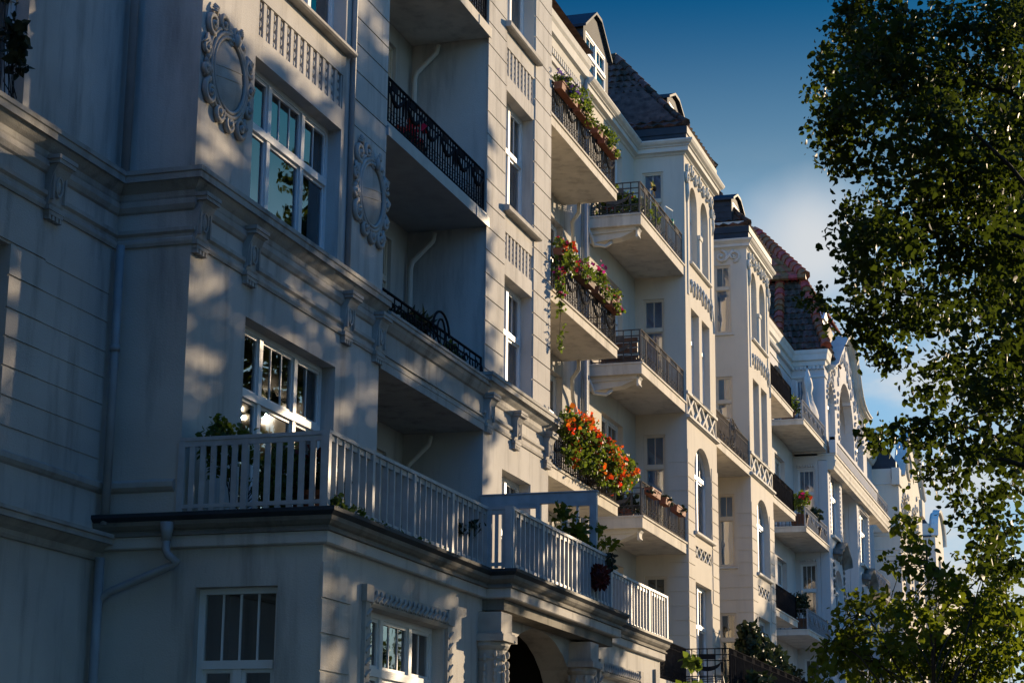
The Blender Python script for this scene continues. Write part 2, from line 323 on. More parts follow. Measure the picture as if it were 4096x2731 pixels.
def spiral(mb,fr,u,z,r,turns,dr,a0,d,th,su=1.0):
    n=int(16*turns); pts=[]
    for i in range(n+1):
        k=i/n; a=a0+dr*2*math.pi*turns*k; rr=r*(1-.86*k); pts.append(fr.p(u+rr*math.cos(a)*su,d+.02*k,z+rr*math.sin(a)))
    mb.tube(pts,th,5,th*.55)
    e=fr.p(u,d+.03,z); mb.ball(e,(th*.9,th*.9,th*.9),6,4)
# ------------------------------------------------------------------ railings
def rail_iron(par,fr,u0,u1,z0,h=.84,m='iron',d=-.05,sp=.13,swag=0,plates=0,wave=1,name='railing',medal=0,r=.009,orn=0):
    mb=MB(); zt=z0+h; w=(u1-u0)
    mb.box(fr,u0,u1,d-.022,d+.022,zt-.025,zt); mb.box(fr,u0,u1,d-.01,d+.01,zt-.15,zt-.13); mb.box(fr,u0,u1,d-.01,d+.01,z0+.06,z0+.08)
    n=max(2,int(w/sp))
    for i in range(n+1):
        u=u0+w*i/n; rr=r*1.8 if i in (0,n) else r; mb.box(fr,u-rr,u+rr,d-rr,d+rr,z0,zt-.02)
    if wave:
        k=max(8,int(w/.05))
        for q in range(3):
            zz=z0+.13+.075*q; pts=[fr.p(u0+w*i/k,d+.012,zz+.016*math.sin(i*.05*2*math.pi/.13*.5+q*2.1)) for i in range(k+1)]
            mb.tube(pts,.006,4)
    if swag:
        for i in range(swag):
            a=u0+w*(i+.08)/swag; b=u0+w*(i+.92)/swag
            pts=[fr.p(a+(b-a)*j/10,d+.03,zt-.17-.22*math.sin(math.pi*j/10)) for j in range(11)]
            for j in range(10):
                q=.012+.026*math.sin(math.pi*(j+.5)/10); mb.tube([pts[j],pts[j+1]],q,6)
            for e in (a,b): mb.tube([fr.p(e,d+.03,zt-.12),fr.p(e,d+.03,zt-.45)],.02,5,.006)
            mb.box(fr,(a+b)/2-.13,(a+b)/2+.13,d-.012,d+.012,zt-.16,zt-.04)
    if plates:
        for i in range(plates):
            u=u0+w*(i+.5)/plates; mb.box(fr,u-.2,u+.2,d-.014,d+.014,zt-.155,zt-.035)
            mb.box(fr,u-.08,u-.04,d-.02,d+.02,z0+.08,zt-.15)
    if orn:
        for i in range(orn):
            u=u0+w*(i+.5)/orn
            spiral(mb,fr,u-.16,zt-.28,.13,1.1,1,0,d+.02,.016); spiral(mb,fr,u+.16,zt-.28,.13,1.1,-1,math.pi,d+.02,.016)
            mb.tube([fr.p(u+.3*math.cos(math.pi*j/8),d+.03,zt-.2-.18*math.sin(math.pi*j/8)) for j in range(9)],.022,5)
    if medal:
        u=(u0+u1)/2; mb.tube([fr.p(u+.42*math.cos(2*math.pi*j/24),d+.02,zt-.25+.42*math.sin(2*math.pi*j/24)) for j in range(24)],.022,5,closed=True)
        mb.tube([fr.p(u+.26*math.cos(2*math.pi*j/20),d+.02,zt-.25+.34*math.sin(2*math.pi*j/20)) for j in range(20)],.02,5,closed=True)
        for s in (-1,1):
            mb.tube([fr.p(u+s*(.4+1.1*j/8),d+.01,zt+.12*(1-j/8)**2) for j in range(9)],.018,5)
            for q in range(4): spiral(mb,fr,u+s*(.25+.52*q),z0+.2,.14,1.2,s,math.pi/2,d+.02,.014)
            spiral(mb,fr,u+s*.14,zt-.1,.13,1.2,s,0,d+.03,.016); spiral(mb,fr,u+s*.14,zt-.42,.13,1.2,-s,0,d+.03,.016)
    return mb.build(name,M[m],par)
def rail_grid(par,fr,u0,u1,z0,h=.84,m='iron',d=-.05,name='railing'):
    mb=MB(); w=u1-u0; zt=z0+h
    for z in (zt-.012,zt-.16,zt-.3,z0+.25,z0+.06): mb.box(fr,u0,u1,d-.012,d+.012,z-.012,z+.012)
    n=max(3,round(w/.2))
    for i in range(n+1): u=u0+w*i/n; mb.box(fr,u-.011,u+.011,d-.012,d+.012,z0,zt)
    c=(u0+u1)/2; a=w*.3
    mb.box(fr,c-a*.6,c+a*.6,d-.02,d+.02,zt-.27,zt-.14)
    P=[(c+a*math.cos(math.pi*j/12),zt-.3-.26*math.sin(math.pi*j/12)) for j in range(13)]; Q=[(c+a*math.cos(math.pi*j/12),zt-.3-.15*math.sin(math.pi*j/12)) for j in range(13)]
    for j in range(12): mb.prism(fr,[P[j],P[j+1],Q[j+1],Q[j]],d-.02,d+.025)
    for s in (-1,1): mb.ball(fr.p(c+s*a*1.04,d,zt-.46),(.03,.03,.14),6,5)
    for q in range(3): mb.tube([fr.p(u0+w*i/16,d,z0+.12+.045*q+.012*math.sin(i*.9+q)) for i in range(17)],.008,4)
    return mb.build(name,M[m],par)
def slab(par,x0,x1,y0,y1,z0,z1,m='conc',name='balcony',lip=.03):
    mb=MB(); fr=front(y0)
    mb.box(fr,x0,x1,-(y1-y0),0,z0,z1); mb.box(fr,x0-.02,x1+.02,-(y1-y0)+.01,lip,z1+.001,z1+.045)
    return mb.build(name,M[m],par)
def under(par,x,y0,y1,z,d=.4,h=.34,name='balcony_bracket'):   # curved support under the near end of a slab
    mb=MB(); f=side(x); 
    mb.prism(f,[(-y1,z-.002),(-y0-.12,z-.002),(-y0-.16,z-.10),(-y0-.30,z-.16),(-y0-.5,z-.24),(-y1,z-h)],-d,-.03)
    mb.prism(f,[(-y1,z-.002),(-y0-.1,z-.002),(-y0-.1,z-.09),(-y1,z-.13)],-.0295,.02)
    f2=front(y0+.12); k=[(0,z-.002),(.07,z-.002),(.09,z-.05),(.05,z-.1),(.045,z-.18),(.07,z-.24),(.0,z-.27)]
    mb.prof(f2,k,x+.02,x+.3)
    return mb.build(name,M['whit'],par)
# ------------------------------------------------------------------ leaves, plants
def leafmesh(name,C,size,m,parent=None,seed=0,droop=.4,asp=.8,build=True,jit=.35):
    rg=np.random.default_rng(seed); C=np.asarray(C,float); n=len(C)
    d=rg.normal(size=(n,3)); d[:,2]-=droop*1.5; d/=np.linalg.norm(d,axis=1)[:,None]
    a=rg.normal(size=(n,3)); b=np.cross(d,a); b/=np.linalg.norm(b,axis=1)[:,None]; c=np.cross(b,d)
    s=(size*(1+jit*rg.normal(size=n)).clip(.45,1.8))[:,None]; w=s*asp*.5; k=w*.30
    V=np.stack([C, C+d*s*.18+b*w*.8+c*k, C+d*s*.55+b*w*.85+c*k, C+d*s, C+d*s*.55-b*w*.85+c*k, C+d*s*.18-b*w*.8+c*k],1).reshape(-1,3)
    base=(np.arange(n)*6)[:,None]; F=np.concatenate([base+np.array([[0,1,2,3]]),base+np.array([[0,3,4,5]])],0)
    me=bpy.data.meshes.new(name); o=bpy.data.objects.new(name,me); COL.objects.link(o)
    off=np.zeros(3); q=parent
    while q: off+=np.array(q.location); q=q.parent
    if parent is None: off=V.mean(0); off[2]=V[:,2].min(); o.location=tuple(off)
    V=V-off; F=F.astype(np.int32)
    me.vertices.add(len(V)); me.vertices.foreach_set('co',V.ravel().astype(np.float32))
    me.loops.add(F.size); me.loops.foreach_set('vertex_index',F.ravel())
    me.polygons.add(len(F)); me.polygons.foreach_set('loop_start',np.arange(0,F.size,4,dtype=np.int32)); me.update(calc_edges=True)
    me.materials.append(M[m])
    if parent: o.parent=parent
    return o
def clumps(rg,cl,leaf_per,sub,sr):             # cl: (x,y,z,rx,ry,rz,n_sub) ellipsoids -> leaf points and twig ends
    C=[];T=[]
    for x,y,z,rx,ry,rz,ns in cl:
        u=rg.normal(size=(ns,3)); u/=np.linalg.norm(u,axis=1)[:,None]; rad=rg.uniform(.25,1,size=(ns,1))**.6
        P=np.array([x,y,z])+u*rad*np.array([rx,ry,rz]); T.append(P)
        k=rg.poisson(leaf_per,size=ns)
        for p,q in zip(P,k):
            e=rg.normal(size=(q,3)); e/=np.linalg.norm(e,axis=1)[:,None]; C.append(p+e*(rg.uniform(0,1,size=(q,1))**.5)*np.array([sr,sr,sr*.75]))
    return np.concatenate(C),np.concatenate(T)
def tree(name,label,cat,base,h,r,cl,leaf,per,sr,m,seed,group=None,limbs=14,lean=(0,0),twigs=True,top=None,asp=.8):
    rg=np.random.default_rng(seed); t=thing(name,label,cat,base,group)
    C,T=clumps(rg,cl,per,0,sr)
    leafmesh('crown',C,leaf,m,t,seed,asp=asp)
    mb=MB(); b=np.array(base,float); tp=np.array(top) if top is not None else np.array([base[0]+lean[0],base[1]+lean[1],h])
    pts=[b+(tp-b)*k+np.array([math.sin(k*5+seed)*.12*r*4,math.cos(k*4)*.12*r*4,0])*k for k in np.linspace(0,1,9)]
    mb.tube(pts,r,9,r*.25); trunk=mb.build('trunk',M['bark'],t,True)
    lb=MB()
    idx=rg.choice(len(T),min(limbs,len(T)),replace=False)
    for i in idx:
        e=T[i]; k=min(.97,max(.18,((e[2]-b[2])*rg.uniform(.45,.85))/(tp[2]-b[2]))); s=b+(tp-b)*k
        q=[s+(e-s)*f+np.array([0,0,math.sin(math.pi*f)*.10*np.linalg.norm(e-s)+math.sin(f*9+i)*.05]) for f in np.linspace(0,1,6)]
        lb.tube(q,r*.32*(1-k*.5),6,.012)
    if twigs:
        hub=T[idx]
        for p in T[rg.choice(len(T),min(len(T),260),replace=False)]:
            j=np.argmin(((hub-p)**2).sum(1)); 
            if np.linalg.norm(hub[j]-p)<(.75 if leaf<.09 else 1.6): lb.tube([hub[j],(hub[j]+p)/2+np.array([0,0,.06]),p],.012,4,.005)
    lb.build('branches',M['bark'],t,True)
    return t
def plant(name,label,cat,base,cl,leaf,per,sr,m='leaf3',seed=1,flowers=None,group=None,pot=None,stems=10,par=None,asp=.8):
    rg=np.random.default_rng(seed); t=thing(name,label,cat,base,group)
    C,T=clumps(rg,cl,per,0,sr); leafmesh('foliage',C,leaf,m,t,seed,asp=asp,droop=.1)
    mb=MB()
    for p in T[rg.choice(len(T),min(stems,len(T)),replace=False)]:
        b=np.array(base)+rg.normal(size=3)*np.array([.05,.05,0]); mb.tube([b,(b+p)/2+rg.normal(size=3)*.04,p],.008,4,.004)
    mb.build('stems',M['bark'],t)
    if flowers:
        for mname,nf,fs in flowers:
            P=T[rg.choice(len(T),nf,replace=nf>len(T))]+rg.normal(size=(nf,3))*sr*.5+np.array([0,-sr*.5,sr*.5])
            Q=np.repeat(P,9,0)+rg.normal(size=(nf*9,3))*fs*.5
            leafmesh('flowers',Q,fs*.75,mname,t,seed+7,droop=-.3,asp=1.1)
    if pot:
        k,(sx,sy,sz),pm=pot; mb=MB()
        if k=='box':
            f=front(base[1]); a=[(-sy/2*.82,base[2]),(-sy/2,base[2]+sz),(-sy/2*.9,base[2]+sz),(-sy/2*.75,base[2]+.02),(sy/2*.75,base[2]+.02),(sy/2*.9,base[2]+sz),(sy/2,base[2]+sz),(sy/2*.82,base[2])]
            mb.prof(f,a,base[0]-sx/2,base[0]+sx/2); mb.box(f,base[0]-sx/2,base[0]+sx/2,sy/2-.005,sy/2+.012,base[2]+sz-.03,base[2]+sz+.004)
            for s in (-1,1): mb.box(f,base[0]+s*(sx/2-.006)-.005,base[0]+s*(sx/2-.006)+.005,-sy*.40,sy*.40,base[2]+.004,base[2]+sz-.006)
        else:
            n=14; pr=[(sx*.36,0),(sx*.46,sz*.8),(sx*.5,sz*.8),(sx*.5,sz),(sx*.42,sz),(sx*.4,sz*.85),(0,sz*.85)]
            P=[(base[0]+r_*math.cos(2*math.pi*j/n),base[1]+r_*math.sin(2*math.pi*j/n),base[2]+z_) for r_,z_ in pr for j in range(n)]
            mb.add(P,[(i*n+j,i*n+(j+1)%n,(i+1)*n+(j+1)%n,(i+1)*n+j) for i in range(len(pr)-1) for j in range(n)])
        mb.build('planter_box' if k=='box' else 'pot',M[pm],t)
    return t
# ------------------------------------------------------------------ setting
def sheet(name,x0,x1,y0,y1,z,m):
    o=MB().add([(x0,y0,z),(x1,y0,z),(x1,y1,z),(x0,y1,z)],[(0,1,2,3)]).build(name,M[m]); o['kind']='structure'; return o
sheet('ground',-900,1500,-900,900,0,'soil')
o=MB().box(front(5.5),-150,600,-0.0,3.0,.0,.12).build('pavement',M['pave']); o['kind']='structure'
o=MB().box(front(8.6),40,132,-3.5,3.0,.0,.02).build('bounce_paving',M['pave']); o['kind']='structure'  # unseen pale paving added to bounce light onto the right-hand houses
sheet('road',-150,600,-9,2.3,.004,'asph')
o=MB().box(front(-9.2),-150,600,0,3,.0,.12).build('far_pavement',M['pave']); o['kind']='structure'
# ------------------------------------------------------------------ house 1: grey stucco, cartouches, terrace
H1=thing('apartment_house','nearest grey stucco house with oval cartouches, bracketed cornice and white railed terrace','house',(28,11,0))
zt=19.6
fA=front(11); fR=front(12.05); fT=front(9.09); fP=front(12.52); fQ=front(12.3)
mb=MB()
hA=[(23.28,26.40,5.35,8.1),(23.25,26.34,9.62,11.75),(23.3,26.35,12.08,12.62),(23.3,26.4,13.06,15.4),(23.3,26.4,16.7,19)]
wall(mb,fA,21.61,28.14,5.05,zt,hA)
wall(mb,fR,5,21.97,0,zt,[(16.8,19.17,5.95,8.0),(17.0,19.23,9.62,11.9),(17.0,19.23,13.1,15.4)])
wall(mb,side(21.61),-12.05,-11.35,5.05,zt,[])
wall(mb,fT,21.61,27.62,0,5.0,[(23.12,25.95,2.0,4.22)])
hS=(-10.72,-9.65,2.0,4.33); wall(mb,side(21.61),-12.05,-9.44,0,5.0,[hS])
D1=[(30.6,32.5,12.55,15.62),(30.6,32.5,16.3,19.0),(30.6,32.5,9.0,11.9),(30.6,32.5,5.3,8.0)]
wall(mb,fP,28.14,33.7,5.05,zt,D1)
wall(mb,side(33.34),-12.52,-11.35,0,zt,[]); wall(mb,sidef(28.14),11.35,12.52,5.05,zt,[])
hB=[(34.48,36.3,5.4,7.98),(34.48,36.3,9.45,11.7),(34.5,36.3,12.02,12.54),(34.48,36.3,13.03,15.38),(34.5,36.34,15.69,16.27),(34.48,36.34,16.75,19.1)]
wall(mb,fA,33.34,37.5,0,zt,hB); wall(mb,sidef(37.5),11.35,12.3,0,zt,[])
D2=[(40.2,43.05,12.2,15.22),(40.2,43.05,8.57,11.62),(40.2,43.05,5.2,7.95),(38.2,43.05,16.6,18.4)]
wall(mb,fQ,37.15,44.7,0,zt,D2)
# porch back wall with arched passage and walls under the outer terrace
wall(mb,front(9.12),27.63,33.89,0,4.95,[(28.4,32.85,0,4.64,1.35)],t=.5)
wall(mb,fT,33.9,38.9,0,4.9,[(34.3,37.0,2.0,4.2)]); wall(mb,sidef(38.9),9.44,12.29,0,4.9,[]); wall(mb,side(33.9),-9.9,-9.44,0,4.9,[])
mb.build('wall',M['grey'],H1)
mb=MB()   # joints
k=[5.5+.345*i for i in range(8)]; rustic(mb,fR,18.0,19.93,[5.62,5.91,6.25,6.59,6.93,7.26,7.64,8.02,8.38],[(16.8,19.17,5.95,8.0)]); rustic(mb,fR,19.94,21.5,[5.62,5.91,6.25,6.59,6.93,7.26,7.64,8.0,8.38],d=.012)
rustic(mb,fA,26.74,28.14,[11.98,12.41,12.88,13.33,13.76,14.2,14.65,15.1,15.5,16,16.5,17,17.5,18,18.5],ends=(0,1))
rustic(mb,fA,33.34,37.5,[9.62+.4465*i for i in range(22)],[(h[0]-.04,h[1]+.04,h[2]-.08,h[3]+.04) for h in hB]+[(34.48,36.34,11.6,13.2),(34.48,36.34,15.3,17)],ends=(1,1))
rustic(mb,fT,21.61,22.5,[2.1,2.5,2.91,3.33,3.76,4.17,4.6],ends=(1,0))
mb.box(fA,26.7,28.14,.0006,.025,9.62,11.97)
mb.split('rusticated_facing',M['grey'],H1)
# cornices
mb=MB()
CP=cyma(.2,9.2,.38)
mb.sweep([(14,12.05),(21.61,12.05),(21.61,11),(28.16,11)],CP)
mb.sweep([(33.34,11.4),(33.34,11),(37.5,11),(37.5,11.6)],cyma(.26,9.1,.4))
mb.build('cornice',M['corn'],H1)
mb=MB()
for path in ([(14,12.05),(21.61,12.05),(21.61,11),(28.14,11)],[(33.34,11.3),(33.34,11),(37.5,11),(37.5,11.5)]):
    mb.sweep(path,[(0,8.62),(.025,8.62),(.04,8.66),(.04,8.70),(.02,8.72),(.02,8.76),(.055,8.79),(.055,8.84),(0,8.86)]); mb.sweep(path,[(0,9.06),(.03,9.08),(.06,9.14),(.06,9.21),(0,9.21)])
mb.sweep([(14,12.05),(21.61,12.05),(21.61,11.06)],[(0,5.5),(.03,5.52),(.06,5.56),(.06,5.62),(.03,5.64),(0,5.66)])
mb.sweep([(14,12.05),(21.6,12.05)],cyma(.28,4.68,.3))
mb.build('frieze_band',M['orn'],H1)
def bracket(fr,u,z0=8.53,z1=9.25,w=.17,dd=.2):
    b=MB(); h=z1-z0
    pr=[(.0,z0+.2*h),(.05,z0+.2*h),(.07,z0+.26*h),(.075,z0+.45*h),(.10,z0+.7*h),(.15,z0+.86*h),(dd*.9,z0+.9*h),(dd*.9,z1),(0,z1)]
    b.prof(fr,pr,u-w,u+w); b.box(fr,u-w*1.15,u+w*1.15,.0,dd,z1-.07,z1-.02); b.box(fr,u-w*1.25,u+w*1.25,.0,dd*1.06,z1-.02,z1+.03)
    b.box(fr,u-w*1.1,u+w*1.1,0,.09,z0+.12*h,z0+.2*h); b.box(fr,u-w*.95,u+w*.95,0,.08,z0+.05*h,z0+.12*h)
    for i in range(4): x=u-w*.75+i*w*.5; b.box(fr,x-w*.15,x+w*.15,0,.075,z0-.03*h,z0+.05*h)
    for s in (-1,1): b.box(fr,u+s*w*.8-.018,u+s*w*.8+.018,.05,.115,z0+.3*h,z0+.8*h)
    b.tube([fr.p(u+w*.42*math.cos(2*math.pi*j/12),.10,z0+.55*h+h*.17*math.sin(2*math.pi*j/12)) for j in range(12)],.016,5,closed=True)
    b.ball(fr.p(u,.085,z0+.55*h),(w*.26,.03,h*.11),8,5)
    return b.build('cornice_bracket',M['orn'],H1)
for u in (21.78,23.27,26.7,27.98): bracket(fA,u)
bracket(fR,20.0); 
for u in (33.52,35.2,37.3): bracket(fA,u,8.48,9.14)
# loggia slabs, fascia at cornice level, ceilings
mb=MB(); mb.box(fA,28.14,33.34,-1.5,.03,8.47,8.60); mb.box(fA,28.14,33.34,-.35,0,8.602,9.1); mb.sweep([(28.17,11),(33.34,11)],[(0,9.1),(.04,9.12),(.1,9.2),(.12,9.26),(.16,9.27),(.16,9.33),(.18,9.34),(.18,9.38),(-1.5,9.38),(-1.5,9.1)])
mb.box(fA,28.14,33.34,.0002,.04,8.60,8.66); mb.box(fA,28.14,33.34,.0002,.03,8.72,8.75)
b1=mb.build('loggia_balcony',M['corn'],H1)
sl2=[]
for z in (12.28,15.98):
    mb=MB(); mb.box(fA,28.15,33.33,-1.51,.06,z,z+.17); mb.box(fA,28.15,33.33,-1.5,.02,z+.171,z+.25); mb.box(fA,32.6,33.33,.0605,.075,z-.02,z+.172); sl2.append(mb.build('loggia_balcony',M['zinc'] if z<13 else M['conc'],H1))
rail_iron(sl2[0],fA,28.2,33.25,12.53,.80,swag=6,d=-.03,r=.011); rail_iron(sl2[1],fA,28.2,33.25,16.23,.8,swag=6,d=-.03,r=.011)
rb=rail_iron(b1,fA,28.2,33.25,9.38,.42,swag=0,d=-.03,wave=0,sp=.3)
mb=MB()
for i in range(18):
    u=28.4+i*.28
    if abs(u-31.0)>.35: spiral(mb,fA,u,9.58,.11,1.2,(-1)**i,0,-.0,.013)
mb.tube([fA.p(31.0+.42*math.cos(a),.0,9.72+.36*math.sin(a)) for a in np.linspace(0,math.pi,13)],.022,6); mb.tube([fA.p(31.0+.2*math.cos(a),.0,9.72+.24*math.sin(a)) for a in np.linspace(0,2*math.pi,14)],.018,5)
mb.build('railing_scrollwork',M['iron'],b1)
# loggia downpipes
for z0,z1 in ((5.1,8.3),(9.4,12.1),(12.55,15.8)):
    pipe(H1,[(33.2,12.40,z0),(33.2,12.40,z1-.55),(33.2,12.36,z1-.42),(33.22,11.98,z1-.05),(33.22,11.95,z1+.1)],.05,'whit')
# facade downpipes
pipe(H1,[(26.64,10.955,9.62),(26.64,10.955,zt)],.045,'zinc')
pipe(H1,[(21.47,11.9,8.62),(21.47,11.9,5.1)],.055,'zinc',collars=[(21.47,11.9,7.3)])
pipe(H1,[(21.47,11.9,9.6),(21.47,11.9,zt)],.06,'zinc')
pipe(H1,[(21.44,11.92,4.7),(21.44,11.92,0)],.06,'zinc')
mb=MB(); mb.tube([(21.45,11.05,5.1),(21.45,11.05,4.88)],.09,10,.055); mb.tube([(21.45,11.05,4.9),(21.45,11.05,4.76),(21.42,11.0,4.7),(21.45,10.9,4.62),(21.47,10.98,4.58),(21.47,11.8,4.28),(21.46,11.9,4.2),(21.45,11.92,4.05)],.05,8); mb.build('gutter_outlet',M['zinc'],H1,True)
# windows of house 1
W3=(.31,.69)
window(H1,fA,*hA[0],widths=W3,tr=.66,bars=(1,2,1),dep=.24)
window(H1,fA,*hA[1],widths=W3,tr=.60,bars=(1,2,1),dep=.24)
window(H1,fA,*hA[3],widths=W3,tr=.62,bars=(1,2,1),dep=.24); window(H1,fA,*hA[4],widths=W3,tr=.62,bars=(1,2,1),dep=.24)
window(H1,fR,16.8,19.17,5.95,8.0,cols=2,tr=.62,dep=.22); window(H1,fR,17,19.23,9.62,11.9,cols=2,tr=.62,dep=.22,bars=0); window(H1,fR,17,19.23,13.1,15.4,cols=2,dep=.22)
window(H1,side(21.61),*hS,cols=2,tr=.61,bars=0,dep=.16,onetop=3)
window(H1,fT,23.12,25.95,2.0,4.22,widths=(.31,.69),tr=.66,bars=(1,2,1),dep=.2)
for d in D1: window(H1,fP,*d,cols=1,tr=.74,bars=1,dep=.1,fm='cframe',name='balcony_door')
for i,h in enumerate((hB[0],hB[1],hB[3],hB[5])): window(H1,fA,*h,cols=2,tr=.58,bars=1,dep=.26,curtain=.7 if i!=1 else .5)
for d in D2: window(H1,fQ,*d,cols=3,tr=.7,bars=1,dep=.18,curtain=.5,name='balcony_door')
window(H1,fT,34.3,37.0,2,4.2,widths=(.31,.69),tr=.55,bars=1,dep=.2)
mb=MB()
for a in ((23.2,26.55,13.06,.15,.09),(34.3,36.5,13.02,.15,.13),(34.3,36.5,16.73,.15,.13),(23.15,26.5,16.7,.15,.09)): sill(H1,fA,*a,m='orn')
# pierced panels
def panel(par,fr,u0,u1,z0,z1,n,rows,m):
    b=MB(); b.box(fr,u0,u1,-.36,-.11,z0,z1); w=(u1-u0)/n; t=w*.20
    for i in range(n+1):
        u=u0+w*i; b.box(fr,max(u0,u-t),min(u1,u+t),-.1095,-.015,z0,z1)
    for i in range(n):
        for j in range(rows):
            c=fr.p(u0+w*(i+.5),-.04,z0+(z1-z0)*(j+.5)/rows); b.ball(c,(w*.15,.02,(z1-z0)/rows*.40),7,4)
    return b.build('lattice_panel',M[m],par)
panel(H1,fA,*hA[2],13,4,'grey'); panel(H1,fA,34.5,36.3,12.02,12.54,8,5,'grey'); panel(H1,fA,34.5,36.34,15.69,16.27,8,5,'grey')
def cartouche(fr,cu,cz):
    b=MB(); E=lambda rx,rz,a:(cu+rx*math.cos(a),cz-.02+rz*math.sin(a)); A=[2*math.pi*i/36 for i in range(36)]
    sh=lambda a:1-.10*max(0,-math.sin(a))**2*abs(math.cos(a))
    for rx,rz,d,th in ((.47,.50,.055,.028),(.53,.56,.045,.034),(.60,.62,.03,.03)): b.tube([fr.p(*[(E(rx*sh(a),rz,a)[0]),d,E(rx,rz,a)[1]]) for a in A],th,6,closed=True)
    P=[fr.p(cu,.075,cz-.02)]; F=[]
    for q,d in ((.5,.07),(.85,.055),(1,.03)):
        P+=[fr.p(cu+.46*q*math.cos(a),d,cz-.02+.49*q*math.sin(a)) for a in A]
    for j in range(36): F.append((0,1+j,1+(j+1)%36))
    for r in range(2):
        for j in range(36): F.append((1+r*36+j,1+(r+1)*36+j,1+(r+1)*36+(j+1)%36,1+r*36+(j+1)%36))
    b.add(P,F)
    for o in (0,.12): b.tube([fr.p(cu-.43+.86*i/8,.074-.03*abs(i/4-1)**2,cz-.16+o*1.2+.16*i/8) for i in range(9)],.011,4)
    T=.046
    for i in range(26):
        a=2*math.pi*i/26; b.ball(fr.p(cu+(.56+.06*math.sin(i*2.3))*math.cos(a),.0,cz+(.60+.05*math.cos(i*3.1))*math.sin(a)),(.13,.05,.12),8,5)
    for (u,z,r,tn,dr,a0) in [(-.50,-.42,.17,1.6,1,1.7),(-.22,-.60,.13,1.5,-1,.6),(.10,-.66,.12,1.5,1,2.2),(.42,-.60,.17,1.7,-1,1.0),(-.50,.52,.15,1.5,-1,-1.2),(-.20,.62,.17,1.6,1,-2.2),(.16,.62,.10,1.3,-1,.2),(.36,.50,.10,1.3,1,2.2),(.60,.30,.13,1.5,-1,-.6),(.64,-.02,.10,1.3,1,1.2),(.62,-.30,.11,1.4,-1,1.6),(-.66,.12,.12,1.4,1,-1.4),(-.66,-.14,.10,1.3,-1,1.6),(.03,.48,.08,1.2,1,2)]:
        spiral(b,fr,cu+u,cz+z,r,tn,dr,a0,.03,T)
    for (u,z,a,l) in [(.55,.45,-.9,.22),(.66,.15,-1.3,.22),(.66,-.15,-1.5,.2),(-.62,.33,-1.9,.25),(-.62,-.02,-1.4,.25),(.22,.66,.3,.16),(-.38,.68,2.6,.16),(.56,-.46,-1.9,.2)]:
        for k in range(4):
            aa=a+(k-1.5)*.28; b.tube([fr.p(cu+u,.02,cz+z),fr.p(cu+u+l*.6*math.cos(aa),.07,cz+z+l*.6*math.sin(aa)),fr.p(cu+u+l*math.cos(aa),.03,cz+z+l*math.sin(aa))],.03,5,.012)
    b.ball(fr.p(cu+.1,.1,cz+.50),(.07,.05,.1),8,5)
    return b.build('cartouche',M['orn'],H1,True)
cartouche(fA,22.36,11.14); cartouche(Fr((0,11-.025),(1,0),(0,-1)),27.46,11.08)
# terrace: slab, gutter moulding, porch beam
TP=[(21.61,12.05),(21.61,9.09),(27.62,9.09),(27.62,8.72),(33.9,8.72),(33.9,9.09),(38.9,9.09),(38.9,11.5)]
mb=MB(); mb.sweep(TP,[(-.3,4.945),(.11,4.945),(.125,4.95),(.125,4.975),(.10,4.985),(.10,5.01),(.13,5.03),(.165,5.07),(.175,5.12),(-.3,5.12)])
mb.box(fA,21.66,27.7,-.3,1.88,4.99,5.2); mb.box(fA,27.701,33.8,-1.8,2.24,4.99,5.2); mb.box(fA,33.801,38.85,-1.6,1.88,4.99,5.199)
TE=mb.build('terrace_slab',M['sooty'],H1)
mb=MB(); mb.sweep(TP,[(-.3,4.80),(.07,4.80),(.09,4.815),(.09,4.943),(-.3,4.943)]); mb.build('fascia',M['grey'],TE)
mb=MB(); mb.sweep(TP[:-1]+[(38.9,9.3)],[(.12,5.125),(.17,5.125),(.22,5.17),(.22,5.215),(.20,5.215),(.20,5.18),(.16,5.145),(.02,5.215),(-.05,5.215),(-.05,5.125)]); mb.build('gutter',M['lead'],TE)
mb=MB(); mb.box(front(8.76),27.62,33.88,-.34,0,4.64,4.799)
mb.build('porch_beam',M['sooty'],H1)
def column(u):
    b=MB(); y=8.98; f=front(y-.24)
    b.box(f,u-.26,u+.26,-.5,.0,4.3,4.6)
    b.box(f,u-.34,u+.34,-.56,.06,4.18,4.28); b.box(f,u-.30,u+.30,-.53,.03,4.28,4.31)
    n=20; pr=[(.31,4.18),(.33,4.12),(.30,4.08),(.27,4.06),(.27,3.96),(.29,3.94),(.265,3.90),(.28,1.0),(.33,.9),(.36,.3),(.36,0)]
    P=[(u+r*math.cos(2*math.pi*j/n),y+r*.82*math.sin(2*math.pi*j/n),z) for r,z in pr for j in range(n)]
    b.add(P,[(i*n+j,i*n+(j+1)%n,(i+1)*n+(j+1)%n,(i+1)*n+j) for i in range(len(pr)-1) for j in range(n)])
    for k in range(10):
        a=2*math.pi*k/10
        for q,zz in enumerate((4.0,3.86,3.75,3.66)): b.ball((u+.29*math.cos(a),y+.24*math.sin(a),zz-(k%2)*.05),(.035,.035,.06),6,4)
    for i in range(3):
        b.tube([(u+.2,y-.25-.02*i,4.2+.0*i),(u+.36,y-.25,4.22)],.03,5)
    return b.build('porch_column',M['orn'],H1,False)
column(27.7); column(32.62)
mb=MB(); mb.box(front(9.95),27.7,33.9,-1.0,-.7,0,4.9); mb.box(front(9.65),27.7,28.35,-.9,0,0,4.8); mb.box(front(9.65),32.9,33.8,-.9,0,0,4.8); mb.box(front(9.65),28.36,32.89,-.9,0,4.66,4.8); mb.build('passage',M['door'],H1)
